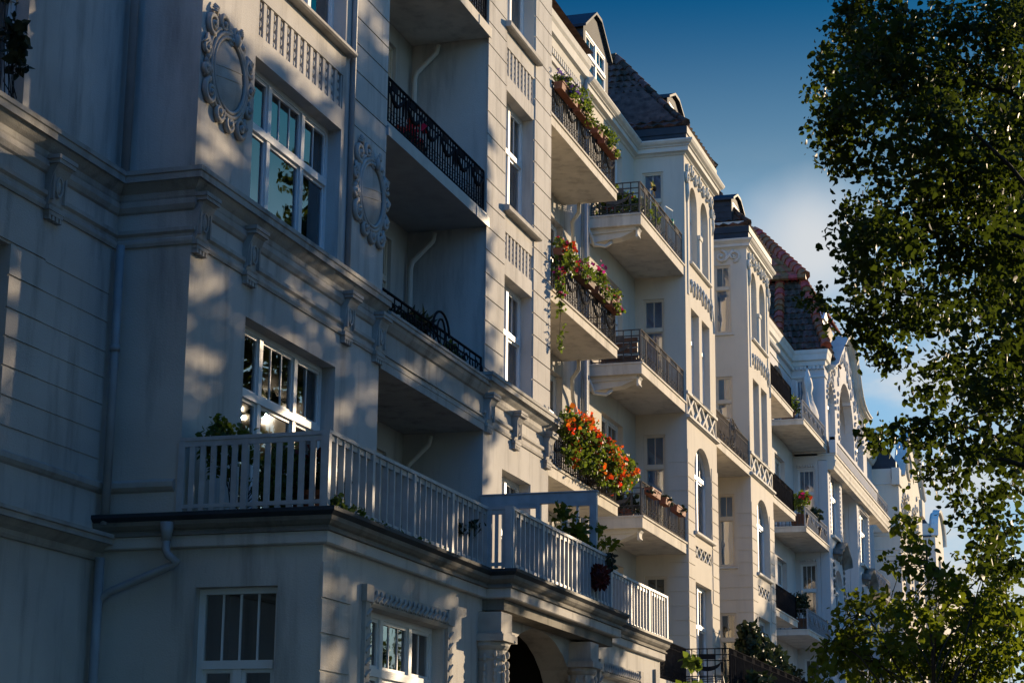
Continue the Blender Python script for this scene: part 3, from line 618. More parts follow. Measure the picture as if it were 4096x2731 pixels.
# ornate frames on the ground-floor windows
def ornframe(fr,u0,u1,zt_,zb):
    b=MB()
    for u in (u0-.2,u1+.02): b.box(fr,u,u+.18,0,.05,zb,zt_+.05); b.box(fr,u-.03,u+.21,0,.075,zt_+.05,zt_+.26)
    b.box(fr,u0-.02,u1+.02,0,.05,zt_+.04,zt_+.24); b.prof(fr,[(0,zt_),(.03,zt_),(.07,zt_+.04),(0,zt_+.06)],u0,u1)
    n=int((u1-u0)/.16)
    for i in range(n):
        u=u0+(i+.5)*(u1-u0)/n; b.tube([fr.p(u-.06,.05,zt_+.07),fr.p(u,.085,zt_+.14),fr.p(u+.06,.05,zt_+.21)],.03,5,.015); b.ball(fr.p(u+.05,.06,zt_+.09),(.035,.02,.03),6,4)
    k=int((zt_-zb)/.14)
    for i in range(k):
        z=zb+(i+.5)*(zt_-zb)/k
        for u in (u0-.11,u1+.11): b.tube([fr.p(u-.05,.04,z-.05),fr.p(u+.05,.075,z+.04)],.028,5,.015)
    return b.build('window_surround',M['orn'],H1)
ornframe(fT,23.1,25.97,4.22,2); ornframe(fT,34.28,37.02,4.2,2)
mb=MB(); mb.box(fT,38.35,38.55,0,.05,0,4.6); mb.build('pilaster_strip',M['orn'],H1)
# white terrace railings
def rail_white(fr,u0,u1,z0,z1,sp,posts,dd=.075,w=.032,d=-.03,name='terrace_railing'):
    b=MB(); b.box(fr,u0-.03,u1+.03,d-dd/2-.015,d+dd/2+.015,z1-.045,z1); b.box(fr,u0,u1,d-.02,d+.02,z1-.115,z1-.0455); b.box(fr,u0,u1,d-.02,d+.02,z0+.05,z0+.10)
    pu=[u0]+posts+[u1]
    for i,p in enumerate(pu): b.box(fr,p-.04,p+.04,d-dd/2-.012,d+dd/2+.012,z0,z1-.046)
    for a,c in zip(pu,pu[1:]):
        n=round((c-a)/sp)
        for i in range(1,n): u=a+(c-a)*i/n; b.box(fr,u-w/2,u+w/2,d-dd/2,d+dd/2,z0+.02,z1-.046)
    return b.build(name,M['rail'],TE)
rail_white(side(21.6),-10.97,-9.10,5.23,6.15,.147,[-10.13],w=.07,dd=.03,d=.0)
rail_white(front(9.03),21.55,27.62,5.23,6.15,.235,[22.99,24.5,26.05])
rail_white(side(27.6),-9.0,-8.66,5.23,6.15,.13,[],w=.05,dd=.03)
rail_white(front(8.66),27.6,33.4,5.23,6.15,.235,[29.25,31.15])
rail_white(front(9.03),34.0,39.3,5.2,6.12,.235,[36.31,37.76]); rail_white(sidef(39.3),9.05,11.0,5.2,6.12,.147,[],w=.05,dd=.03)
mb=MB(); f=side(33.3)
for a,c,z0,z1 in ((-11,-8.88,7.1,7.28),(-9.0,-8.88,5.2,7.1),(-9.98,-9.9,5.2,7.1),(-9.5,-9.42,5.2,7.1),(-11,-10.45,6.95,7.1),(-9.24,-9.21,5.2,7.1)): mb.box(f,a,c,-.05,.05,z0,z1)
mb.box(f,-10.45,-9.98,-.045,.045,7.03,7.1); mb.box(f,-9.42,-9.0,-.045,.045,7.04,7.1); mb.box(f,-11,-8.86,-.07,.07,7.281,7.30)
PS=mb.build('terrace_screen',M['rail'],H1)
# recess balconies of house 1
for i,(z0,z1) in enumerate(((15.76,15.95),(12.0,12.2),(8.37,8.58))):
    s=slab(H1,37.5,43.05,11.0,12.3,z0,z1); rail_iron(s,fA,37.56,42.95,z1+.04,.74 if i else .78,m='iron3',swag=5,d=-.04,r=.011);  # loggia's black iron in a paler grey, sunlight put into the colour
    rail_grid(s,sidef(42.95),11.05,12.25,z1+.04,.74,m='iron3',d=.0)
    fb=MB(); k=[(-.05,z0),(.0,z0),(.07,z0-.03),(.05,z0-.12),(.06,z0-.22),(.02,z0-.3),(-.05,z0-.3)]
    fb.prof(front(11.2),k,37.55,37.95); fb.prism(front(11.6),[(37.5,z0),(38.1,z0),(37.95,z0-.12),(37.7,z0-.22),(37.5,z0-.4)],-.3,.3); fb.build('balcony_bracket',M['whit'],H1)
    pipe(H1,[(43.0,11.9,z0+.02),(43.0,11.9,z0-.22),(43.15,12.1,z0-.4),(43.6,12.2,z0-.75),(44.5,12.22,z0-1.6)],.05,'whit')
pipe(H1,[(44.68,12.2,19.6),(44.68,12.2,0)],.055,'zinc')
# top cornice, roof, dormer
mb=MB(); mb.sweep([(37.5,12.3),(44.75,12.3)],[(0,19.3),(.04,19.32),(.08,19.48),(.16,19.52),(.17,19.7),(.17,19.75),(.22,19.82),(.25,19.95),(0,19.95)])
mb.box(fQ,37.5,44.7,0,.05,18.95,19.08); mb.box(fQ,37.5,44.7,0,.03,18.6,18.68); mb.box(fQ,37.5,44.2,0,.05,19.1,19.24)
for i in range(40): mb.box(fQ,37.6+i*.17,37.69+i*.17,.05,.085,19.1,19.24)
mb.build('eaves_cornice',M['whit'],H1)
mb=MB(); mb.sweep([(5,12.05),(21.61,12.05),(21.61,11),(28.14,11),(33.34,11.0),(37.5,11),(37.5,12.0)],[(0,19.6),(.3,19.7),(.45,20.1),(0,20.1)]); mb.build('top_cornice',M['grey'],H1)
mb=MB(); mb.box(front(11.4),14,37.4,-8,0,19.7,20.3); mb.prism(side(14),[(-12,20.16),(-14.5,23),(-20,23),(-20,20.16)],-30.7,-.01); mb.build('roof',M['tile'],H1)
def dormer(par,x0,x1,y,z0,ze,za,ps=.9,m='slate'):
    b=MB(); f=front(y); c=(x0+x1)/2; w=.14
    hole=(x0+.22,x1-.22,z0+.1,ze+.02)
    wall(b,f,x0,x1,z0,ze+.05,[hole],t=.12); b.prism(f,[(x0,ze+.05),(x1,ze+.05),(c+.25,za),(c-.25,za)],-.12,0)
    b.box(side(x0),-(y+3),-(y+.121),-.1,0,z0,ze+.05); b.box(sidef(x1),y+.121,y+3,-.1,0,z0,ze+.05)
    for i in range(5):   # overlapping cladding boards
        z=z0+(za-z0)*i/5
        b.box(side(x0),-(y+3),-y-.005,.0005,.012,z0+(ze-z0)*i/5,z0+(ze-z0)*(i+.85)/5)
    o=b.build('dormer',M[m],par)
    b=MB()
    b.prism(f,[(x0-.12,ze-.02),(c-.28,za+.06),(c+.28,za+.06),(x1+.12,ze-.02),(x1+.12,ze+.05),(c+.25,za+.14),(c-.25,za+.14),(x0-.12,ze+.05)],-3,.1); b.build('dormer_roof',M['lead'],o)
    window(o,f,*hole,cols=2,tr=.5,bars=1,dep=.04,name='window',room=.5)
    # flatten to sub-part depth
    wn=[c_ for c_ in o.children if c_.name.startswith('window')][0]
    for ch in list(wn.children): ch.parent=o
    return o
dormer(H1,39.4,41.3,12.35,20.2,21.5,22.1)

# ------------------------------------------------------------------ houses 2 and 3: twin bays
H2=thing('apartment_house','cream stucco house with twin projecting bays, paired arched top windows and balconies full of flowers','house',(52,11.5,0))
ZC=[4.5+.371*i for i in range(19)]
fB=front(10.92)
mb=MB(); rc=MB(); cb=MB(); rel=MB(); lat=MB()
D3=[(46.56,48.7,z,z+h) for z,h in ((16.1,2.7),(12.4,2.75),(8.65,2.9),(5.0,2.95))]
D4=[(55.6,57.7,z,z+h) for z,h in ((16.0,2.6),(12.2,2.7),(8.5,2.7),(5,2.7))]
wall(mb,fQ,44.7,50.39,0,20,D3); wall(mb,fQ,53.52,59.31,0,20,D4)
def relief_drops(b,fr,u0,u1,z):
    n=8
    for i in range(n):
        u=u0+(u1-u0)*(i+.5)/n; l=.22+.1*abs(math.sin(i*1.1)); zt_=z+.12*math.sin(math.pi*(i+.5)/n)
        b.tube([fr.p(u,.0,zt_),fr.p(u+.06,.045,zt_-.08),fr.p(u-.03,.04,zt_-l*.7),fr.p(u+.05,.02,zt_-l-.12)],.05,6,.02)
        b.ball(fr.p(u+.1,.015,zt_-.05),(.07,.03,.05),6,4)
def scrolls(b,fr,u0,u1,z,n,r,th):
    for i in range(n):
        u=u0+(u1-u0)*(i+.5)/n; s=1 if i%2 else -1
        spiral(b,fr,u,z+.04*s,r,1.5,s,math.pi/2*s,.03,th); b.tube([fr.p(u-r*.7,.02,z-r),fr.p(u,.05,z-r*1.2),fr.p(u+r*.7,.02,z-r*.9)],th,5,th*.5)
def cross(b,fr,u0,u1,z0,z1,n,d=.0,t=.055):
    w=(u1-u0)/n
    for i in range(n):
        a=u0+w*i; c=a+w; e=w*t*2.6
        b.prism(fr,[(a,z0),(a+e,z0),(c,z1),(c-e,z1)],-.06,d); b.prism(fr,[(c,z0),(c-e,z0),(a,z1),(a+e,z1)],-.06,d-.003)
def bay(x0):
    x1=x0+3.83; o=x0-50.04; sf=side(x0); y0=10.92
    H=[(x0+.64,x0+1.60,16.42,18.6,.48),(x0+2.06,x0+3.06,16.42,18.6,.48),(x0+.66,x0+1.68,12.72,15.12),(x0+2.04,x0+3.07,12.72,15.12),(x0+.84,x0+3.0,9.17,11.5,.75),(x0+.8,x0+2.85,4.6,7.82),(x0+.8,x0+2.95,8.46,8.77),(x0+.08,x0+3.75,12.1,12.64)]
    wall(mb,fB,x0,x1,0,20,H)
    SW=[(-12.08,-11.5,16.4,18.78),(-12.08,-11.5,12.75,15.24),(-12.08,-11.5,9.05,11.58),(-12.08,-11.5,5.4,7.88)]
    if o>1: SW=[(-11.95,-11.43,16.42,18.6),(-11.95,-11.43,12.75,15.06),(-11.95,-11.43,9.22,11.42),(-11.95,-11.43,5.5,7.84)]
    wall(mb,sf,-12.3,-11.27,0,20,SW); wall(mb,sidef(x1),11.27,12.3,0,20,[])
    hh=[(h[0]-.03,h[1]+.03,h[2]-.15,h[3]+.03) for h in H[4:6]]+[(x0+.8,x0+3.05,7.7,9.2)]
    rustic(rc,fB,x0,x1,ZC[1:],hh,d=.018,ends=(1,1)); rustic(rc,sf,-12.3,-10.92,ZC[1:],[(h[0]-.06,h[1]+.06,h[2]-.1,h[3]+.03) for h in SW],d=.0175)
    # frames of windows
    for i,h in enumerate(H[:6]):
        window(H2,fB,*h[:4],cols=2 if i>3 else 1,tr=.66 if i>1 else .62,bars=1,dep=.2,rise=h[4] if len(h)>4 else 0,curtain=.8 if i in (2,3,4) else 0)
    for i,h in enumerate(SW): window(H2,sf,h[0]+.0,h[1],h[2],h[3],cols=1,tr=.66,bars=1,dep=.07,fm='cframe',room=.5,sky_reflection=i<3)
    for h in SW:
        if not(o<1): sill(H2,sf,h[0]-.06,h[1]+.08,h[2],.06,.07)
    sill(H2,fB,x0+.55,x0+3.17,16.4,.09,.09); sill(H2,fB,x0+.72,x0+3.15,9.15,.1,.11)
    for u in (x0+.62,x0+1.78): sill(H2,fB,u,u+1.34,12.74,.06,.06)
    # columns between arched windows, side strips
    lat.box(fB,x0+1.70,x0+1.96,.0,.05,16.42,17.3); lat.box(fB,x0+1.66,x0+2.0,0,.075,17.3,17.42); 
    for u in (x0+.28,x0+3.3): lat.box(fB,u,u+.12,0,.03,15.4,18.4)
    lat.tube([fB.p(x0+3.36-.06+.35*math.sin(a),.01,16.0-.9*a/1.57) for a in np.linspace(0,1.57,8)],.03,5)
    cross(lat,fB,x0+.08,x0+3.75,12.1,12.64,4); cross(lat,fB,x0+.8,x0+2.95,8.46,8.77,4)
    lat.box(fB,x0-.03,x1+.03,0,.06,11.98,12.09); lat.box(fB,x0-.05,x1+.05,0,.10,12.0,12.06); lat.box(fB,x0-.02,x1+.02,0,.045,12.645,12.72)
    mb.box(fB,x0+.08,x0+3.75,-.34,-.062,12.1,12.64); mb.box(fB,x0+.8,x0+2.95,-.34,-.062,8.46,8.77)
    relief_drops(rel,fB,x0+.45,x0+3.45,15.85); scrolls(rel,fB,x0+.15,x0+3.7,18.95,7,.17,.042)
    for u in (x0+.25,x0+3.55): spiral(rel,fB,u,18.6,.2,1.4,1 if u<x0+1 else -1,0,.03,.05); rel.tube([fB.p(u,.02,18.5),fB.p(u+.05,.05,18.2),fB.p(u,.02,17.95)],.06,5,.02)
    if o>1:
        for y,s in ((-11.32,1),(-11.72,-1)): spiral(rel,sf,y,18.88,.2,1.3,s,-math.pi/2 if s>0 else math.pi/2,.02,.05)
        rel.tube([sf.p(-11.72,.02,18.7),sf.p(-11.55,.03,18.78),sf.p(-11.42,.03,18.98),sf.p(-11.32,.02,19.07)],.05,5)
bay(50.04); bay(58.96)
mb.build('wall',M['cream'],H2); rc.split('rusticated_facing',M['cream'],H2); rel.split('relief_ornament',M['whit'],H2,True,.3); lat.split('stucco_trim',M['whit'],H2,False,.02)
CQ=[(0,0),(.1,.03),(.2,.14),(.42,.20),(.5,.22),(.5,.52),(.64,.57),(.64,.62),(.86,.74),(1,.9),(1,1),(0,1)]
cb.sweep([(44.75,12.3),(50.04,12.3),(50.04,10.92),(53.87,10.92),(53.87,12.3),(56.4,12.3)],[(d*.30,19.2+h*.38) for d,h in CQ]); cb.sweep([(56.401,12.3),(58.96,12.3),(58.96,10.92),(62.83,10.92),(62.83,12.3)],[(d*.22,19.1+h*.29) for d,h in CQ])
cb.build('eaves_cornice',M['whit'],H2)
for d in D3+D4: window(H2,fQ,*d,cols=2,tr=.68,bars=1,dep=.16,name='balcony_door',curtain=.5)
# balconies of house 2
for i,(z0,z1) in enumerate(((15.83,16.08),(12.12,12.36),(8.42,8.67))):
    s=slab(H2,45.2,50.03,10.95,12.3,z0,z1); under(H2,45.35,11.0,12.28,z0)
    rail_iron(s,fB,45.27,49.95,z1+.04,.83,m='iron2',plates=4,d=-.07,sp=.15,r=.0085); rail_grid(s,side(45.27),-12.22,-11.02,z1+.04,.83,m='iron3',d=-.02)
    pipe(H2,[(45.5,11.75,z0-.3),(45.45,11.9,z0-.42),(45.3,12.15,z0-.4),(44.8,12.2,z0-.05)],.045,'whit')
s=slab(H2,53.88,58.95,10.92,12.3,11.93,12.14); rail_iron(s,fB,53.95,58.9,12.18,.86,m='iron2',medal=1,d=-.06,r=.012)
pipe(H2,[(44.9,12.22,19.3),(44.9,12.22,0)],.05,'zinc')
# ground-level terrace of house 2
mb=MB(); mb.box(front(9.6),48.7,62.6,-1.3,0,4.7,4.98); mb.box(front(10.7),44.0,48.69,-1.5,0,4.7,4.98); mb.box(front(9.62),48.72,62.5,-1.2,-.02,0,4.69); mb.box(front(10.72),44.0,48.6,-1.5,0,0,4.69)
s=mb.build('terrace_slab',M['conc'],H2)
rail_grid(s,side(48.78),-10.78,-9.62,4.98,.93,m='iron',d=0); rail_iron(s,front(9.6),48.8,62.4,4.98,.93,m='iron',plates=11,d=-.04,sp=.13,r=.012); rail_iron(s,front(10.7),44.1,48.7,4.98,.93,m='iron',d=-.04,sp=.13,r=.012)
# roofs of house 2
def tileroof(b,p00,p10,p01,p11,rows,cols,th=.085):
    p00,p10,p01,p11=[Vector(p) for p in (p00,p10,p01,p11)]
    n=(p10-p00).cross(p01-p00); n.normalize()
    if n.y>0 and abs(n.y)>.3 or n.z<0: n=-n
    for r in range(rows):
        a0=p00.lerp(p01,r/rows); a1=p10.lerp(p11,r/rows); b0=p00.lerp(p01,min(1,(r+1.12)/rows)); b1=p10.lerp(p11,min(1,(r+1.12)/rows))
        nc=max(1,round(cols*(a1-a0).length/max(.01,(p10-p00).length)))
        for c in range(nc):
            for (s,e,h0,h1) in ((0,.5,.4,1),(.5,1,1,.4)):
                f0,f1=(c+s)/nc,(c+e)/nc
                q=[a0.lerp(a1,f0)+n*th*h0*1.2,a0.lerp(a1,f1)+n*th*h1*1.2,b0.lerp(b1,f1)+n*th*h1*.35,b0.lerp(b1,f0)+n*th*h0*.35]
                i=len(b.v); 
                if s==0: b.add(q+[a0.lerp(a1,f0),a0.lerp(a1,f1)],[(0,1,2,3),(4,5,1,0)])
                else:
                    b.add(q+[a0.lerp(a1,f0),a0.lerp(a1,f1)],[(0,1,2,3),(4,5,1,0)])
def caps(b,pts,r=.11,l=.34):
    for p,q in zip(pts,pts[1:]):
        p=Vector(p);q=Vector(q); n=max(1,int((q-p).length/l))
        for i in range(n):
            a=p.lerp(q,i/n); c=p.lerp(q,(i+1.05)/n); b.tube([a,c],r*1.1,7,r*.82)
def bayroof(x0,q):
    b=MB(); X0,X1=x0-.02,x0+3.85; A=(x0+2.0,13.3,22.95); A2=(x0+2.0,16,22.95); L=MB()
    L.sweep([(x0-.02,12.6),(x0-.02,10.86),(X1,10.86),(X1,12.6)],[(-.1,19.98-q),(.02,19.98-q),(.02,20.2-q),(.05,20.22-q),(.05,20.42-q),(-.1,20.46-q)])
    m0=(x0+.55,12.9,20.95); 
    tileroof(b,(X0,13.6,20.45-q),(X0,10.84,20.45-q),(x0+.62,13.6,21.0-q),(x0+.62,11.35,21.0-q),3,9)
    tileroof(b,(x0+.62,13.6,21.0-q),(x0+.62,11.35,21.0-q),(x0+1.98,13.6,22.95),(A[0],13.28,22.95),10,11,.10)
    tileroof(b,(X0,10.84,20.45-q),(X1,10.84,20.45-q),(x0+.62,11.35,21-q),(x0+3.25,11.35,21-q),3,12); tileroof(b,(x0+.62,11.35,21-q),(x0+3.25,11.35,21-q),A,A,7,9)
    tileroof(b,(X1,10.84,20.45-q),(X1,13.6,20.45-q),(x0+3.25,11.35,21-q),(x0+3.25,13.6,21-q),3,9); tileroof(b,(x0+3.25,11.35,21-q),(x0+3.25,13.6,21-q),A,(A[0],13.6,22.95),7,8)
    u=MB(); 
    caps(b,[(X0,10.84,20.52-q),(x0+.62,11.35,21.06-q),(A[0],A[1],A[2]+.08),(A[0],16,A[2]+.08)]); caps(b,[(X1,10.84,20.52-q),(x0+3.25,11.35,21.06-q),A])
    b.add([(X0+.05,10.9,20.4-q),(X1-.05,10.9,20.4-q),(X1-.05,16,20.4-q),(X0+.05,16,20.4-q),(x0+1.95,13.33,22.85),(x0+1.95,16,22.85)],[(0,1,4),(0,4,5,3),(1,2,5,4),(2,3,5)])
    r=b.build('roof',M['tile'],H2); L.build('roof_flashing',M['lead'],r)
bayroof(50.04,.42); bayroof(58.96,.6)
mb=MB(); mb.prism(side(44.7),[(-12.25,19.4),(-12.2,19.6),(-15.5,22.8),(-20,22.8),(-20,19.4)],-18.1,0); mb.build('main_roof',M['tile'],H2)
dormer(H2,45.75,48.2,12.55,20.1,21.35,22.0); dormer(H2,51.1,52.85,11.6,20.1,21.26,21.5); dormer(H2,59.15,60.8,11.4,19.8,20.78,21.0)
# ------------------------------------------------------------------ house 4: big curved gable
H4=thing('apartment_house','pale lilac house with broad curved gable over a tall arched niche and steep red-hipped roof','house',(78,11.5,0))
fG=front(11.0); fC=front(10.99)
mb=MB(); rel=MB(); cb=MB()
D5=[(71.25,73.7,15.75,18.4,.5),(71.25,73.4,12.1,14.95),(71.35,73.35,8.4,11.15),(71.3,73.4,4.8,7.6)]
wall(mb,fQ,62.83,75.69,0,19.6,D5)
SW=[(-12.13,-11.68,16.0,18.52),(-12.13,-11.47,12.2,14.98),(-12.11,-11.49,8.4,11.36),(-12.05,-11.45,5.0,7.8)]
sf=side(75.34); wall(mb,sf,-12.3,-11.35,0,19.4,SW)
GX0,GX1=75.34,87.35
# top storey with arches, gable outline above
gab=[(75.34,19.0),(76.2,18.95),(77.2,19.3),(78.2,19.95),(79.4,20.6),(80.6,21.2),(81.6,21.42),(82.3,21.25),(82.9,20.9),(83.4,20.4),(83.8,19.9),(84.3,19.5),(84.9,19.25),(85.6,19.1),(86.4,19.05),(87.1,19.05),(87.35,19.08)]
hT=[(75.95,77.9,15.95,18.62,.75),(79.1,83.35,15.9,19.5,2.0),(84.2,86.2,15.95,18.3,.75)]
wall(mb,fG,GX0,GX1,15.6,18.9,[h if h[3]<18.9 else (h[0],h[1],h[2],18.9) for h in hT])
# gable body in slices so that the tall arch stays open
ar=arcpts(79.1,83.35,17.5,2.0,18)
def gz(u):
    for a,b in zip(gab,gab[1:]):
        if a[0]<=u<=b[0]: return a[1]+(b[1]-a[1])*(u-a[0])/(b[0]-a[0])
    return 18.9
us=sorted({*np.linspace(75.34,87.35,41).tolist(),79.1,83.35,*[p[0] for p in ar]})
for a,b in zip(us,us[1:]):
    za,zb=gz(a+1e-4),gz(b-1e-4); lo=[18.9,18.9]
    if 79.1-1e-6<=a and b<=83.35+1e-6:
        f_=lambda u:17.5+2.0*math.sqrt(max(0,1-((u-81.225)/2.125)**2)); lo=[max(18.9,f_(a)),max(18.9,f_(b))]
        for q,l in ((0,0),):
            if f_(a)<18.9 or f_(b)<18.9: mb.prism(fG,[(a,f_(a)),(b,f_(b)),(b,18.9),(a,18.9)],-.35,0) if min(f_(a),f_(b))<18.9 else None
    za,zb=max(za,lo[0]),max(zb,lo[1])
    if max(za-lo[0],zb-lo[1])>.005: mb.prism(fG,[(a,lo[0]),(b,lo[1]),(b,zb+.001),(a,za+.001)],-.35,0)
mb.box(front(12.3),78.7,83.8,-.2,0,15.6,20); mb.box(fG,78.75,79.1,-1.3,-.351,15.6,19.6); mb.box(fG,83.35,83.7,-1.3,-.351,15.6,19.6); mb.box(fG,79.1,83.35,-1.3,-.351,19.51,19.8)
# lower storeys: two bay windows either side of a recess
hL=[(76.05,78.45,12.55,15.05),(84.3,87.0,12.5,14.8),(76.4,78.7,9.15,11.35,.9),(84.6,86.9,9.1,11.2,.9),(76.3,78.6,4.8,7.8),(84.5,86.9,4.8,7.7)]
wall(mb,fC,75.34,79.1,0,15.3,[h for h in hL if h[0]<80]); wall(mb,fC,83.45,87.35,0,15.3,[h for h in hL if h[0]>80])
wall(mb,front(12.3),79.0,83.6,0,15.3,[]); SL=[(-12.1,-11.5,12.3,14.5),(-12.1,-11.5,8.6,11.0),(-12.1,-11.5,5,7.5)]; wall(mb,side(83.45),-12.3,-11.35,0,15.3,SL); wall(mb,sidef(79.1),11.35,12.3,0,15.3,[])
wall(mb,sidef(87.35),11.36,12.3,0,19.2,[]); wall(mb,fQ,87.0,99.9,0,19.5,[(95,97,15.9,18.2),(95,97,12.3,14.8),(95,97,8.6,11)])
mb.build('wall',M['lilac'],H4)
for d in D5: window(H4,fQ,*d[:4],cols=2,tr=.66,bars=1,dep=.2,rise=d[4] if len(d)>4 else 0,name='balcony_door')
for i,h in enumerate(SW+SL): window(H4,sf if i<4 else side(83.45),*h,cols=1,tr=.66,bars=2,dep=.08,room=.5,sky_reflection=i<2)
for h in hT[:1]+hT[2:]: window(H4,fG,*h[:4],cols=2,tr=.68,bars=1,dep=.24,rise=h[4],curtain=.9)
for h in hL: window(H4,fC,*h[:4],cols=2,tr=.64,bars=1,dep=.2,rise=h[4] if len(h)>4 else 0,curtain=.9)
for x in (95,): 
    for z0,z1 in ((15.9,18.2),(12.3,14.8),(8.6,11)): window(H4,fQ,x,x+2,z0,z1,cols=2,dep=.2)
mb=MB(); mb.prism(front(12.1),[(79.2,15.7),(81.2,15.7),(81.2,17.3),(80.9,17.65),(80.2,17.8),(79.5,17.65),(79.2,17.3)],-.05,0); 
for i in range(12): mb.box(front(12.1),79.3,81.1,.001,.02,15.8+i*.13,15.88+i*.13)
mb.build('blind_shutter',M['whit'],H4)
for h in hL[:2]: sill(H4,fC,h[0]-.1,h[1]+.1,h[2],.14,.12)
for h in hL[2:]: sill(H4,fC,h[0]-.1,h[1]+.1,h[2],.12,.1)
# eaves, dentils, gable cornice
cb.sweep([(62.87,12.3),(75.34,12.3),(75.34,10.99),(76.2,10.99)],[(0,19.02),(.03,19.05),(.04,19.2),(.11,19.25),(.13,19.45),(.16,19.52),(.18,19.64),(0,19.64)])
cb.sweep([(62.87,12.3),(75.34,12.3),(75.34,10.99),(75.9,10.99)],[(0,18.55),(.035,18.56),(.035,18.62),(0,18.64)])
for i in range(72): cb.box(fQ,62.95+i*.17,63.04+i*.17,.0,.12,18.88,19.0)
for i in range(8): cb.box(sf,-12.25+i*.165,-12.16+i*.165,0,.11,18.88,19.0)
def sweepz(b,fr,pts,poly):    # profile (d,h) swept along a (u,z) line on a wall; h is measured across the line
    P=[];k=len(pts);n=len(poly)
    for i,(u,z) in enumerate(pts):
        a=pts[max(0,i-1)];c=pts[min(k-1,i+1)]; t=(c[0]-a[0],c[1]-a[1]); q=math.hypot(*t); nx,nz=-t[1]/q,t[0]/q
        P+=[fr.p(u+nx*h,d,z+nz*h) for d,h in poly]
    b.add(P,[tuple(range(n)),tuple(range(k*n-1,(k-1)*n-1,-1))]+[(i*n+j,i*n+(j+1)%n,(i+1)*n+(j+1)%n,(i+1)*n+j) for i in range(k-1) for j in range(n)])
gc=[(u,z-.05) for u,z in gab[1:]]
sweepz(cb,fG,gc,[(-.3,0),(.05,0),(.08,.04),(.12,.05),(.14,.11),(.26,.14),(.28,.2),(.34,.22),(.34,.27),(-.3,.3)])
cb.build('eaves_cornice',M['whit'],H4)
rnd=random.Random(5)
for i in range(46):
    u=rnd.uniform(76,86.8); zt_=gz(u)-.15; zb=max(18.75 if not 79<u<83.5 else 17.5+2.05*math.sqrt(max(0,1-((u-81.225)/2.125)**2))+.12,17.5)
    if zt_-zb<.15: continue
    z=rnd.uniform(zb,zt_); spiral(rel,fG,u,z,rnd.uniform(.10,.18),1.3,rnd.choice((-1,1)),rnd.uniform(0,6),.0,.035)
    rel.tube([fG.p(u,.01,z-.2),fG.p(u+rnd.uniform(-.15,.15),  .025,z),fG.p(u+rnd.uniform(-.2,.2),.02,z+.22)],.05,5,.02)
for s in (78.75,83.75):
    for i in range(9): spiral(rel,fG,s+.1*(-1)**i,16.2+i*.3,.12,1.3,(-1)**i,0,.02,.035)
for h in (hT[0],hT[2]):
    for i in range(13): a=math.pi*i/12; rel.ball(fG.p((h[0]+h[1])/2+1.12*math.cos(a),.03,h[3]-.75+.9*math.sin(a)),(.1,.05,.09),6,4)
for h in hL[:2]:
    rel.box(fC,h[0]-.12,h[1]+.12,0,.06,h[3]+.05,h[3]+.3)
    for i in range(14):
        for u in (h[0]-.14,h[1]+.14): rel.box(fC,u-.06,u+.06,0,.022,h[2]+.06+i*.17,h[2]+.15+i*.17)
for i in range(7): rel.ball(sf.p(-12.1+i*.1,.03,15.1),(.04,.05,.06),6,4); rel.ball(sf.p(-12.1+i*.1,.03,11.48),(.04,.05,.06),6,4)
rel.split('relief_ornament',M['lilac'],H4,True,.35)
hood=MB()
for h in hL[2:4]:
    c=(h[0]+h[1])/2; pts=[(c-1.35,11.75),(c-1.2,11.95),(c-.8,12.0),(c-.45,12.2),(c,12.35),(c+.45,12.2),(c+.8,12.0),(c+1.2,11.85),(c+1.35,11.6)]
    sweepz(hood,fC,pts,[(0,-.2),(.1,-.2),(.22,-.06),(.36,0),(.38,.08),(0,.12)])
    for i in range(6): spiral(hood,fC,c-.5+i*.2,11.75+.12*math.sin(i*.6),.12,1.3,(-1)**i,0,.03,.04)
    hood.ball(fC.p(c,.06,11.95),(.22,.12,.28),8,6)
    for u in (h[0]-.2,h[1]+.2):
        for i in range(6): spiral(hood,fC,u,11.4-i*.2,.1,1.2,(-1)**i,0,.02,.035)
hood.split('window_hood',M['sooty'],H4,True,.3)
# long balcony under the top storey
mb=MB(); mb.box(front(10.7),75.36,92.6,-1.55,0,15.32,15.5); mb.box(front(10.66),75.34,92.65,-1.6,0,15.501,15.58)
mb.sweep([(75.36,10.75),(92.6,10.75)],[(-.28,14.95),(0,14.95),(.02,15.05),(.06,15.1),(.06,15.2),(.1,15.319),(-.28,15.319)])
s=mb.build('long_balcony',M['conc'],H4)
mb=MB(); f=front(10.72); mb.box(f,75.36,88.3,-.1,0,15.59,16.08); mb.box(f,75.3,88.35,-.14,.05,16.081,16.2)
for i in range(46):
    u=75.6+i*.275; mb.box(f,u,u+.13,.0005,.03,15.66,16.0)
mb.box(f,75.3,75.7,-.16,.07,15.58,16.28); mb.build('parapet',M['lilac'],s)
rail_iron(s,f,88.4,92.4,15.6,.6,m='iron4',orn=5,d=-.05,r=.014); rail_iron(s,sidef(92.4),10.75,12.2,15.6,.6,m='iron4',d=0,wave=0)
for z0,z1 in ((7.9,8.15),(11.6,11.8)): s2=slab(H4,87.5,92.6,10.7,12.3,z0,z1,lip=.02); rail_iron(s2,f,87.6,92.4,z1+.05,.75,m='iron4',orn=5,r=.014)
for z0,z1 in ((15.36,15.55),(11.76,11.95),(8.16,8.35)):
    s=slab(H4,62.84,67.15,10.93,12.3,z0,z1); rail_iron(s,front(10.93),62.95,67.05,z1+.04,.8,m='iron',plates=4,d=-.05,r=.014); rail_iron(s,sidef(67.05),10.98,12.28,z1+.04,.8,m='iron',d=0,r=.014)
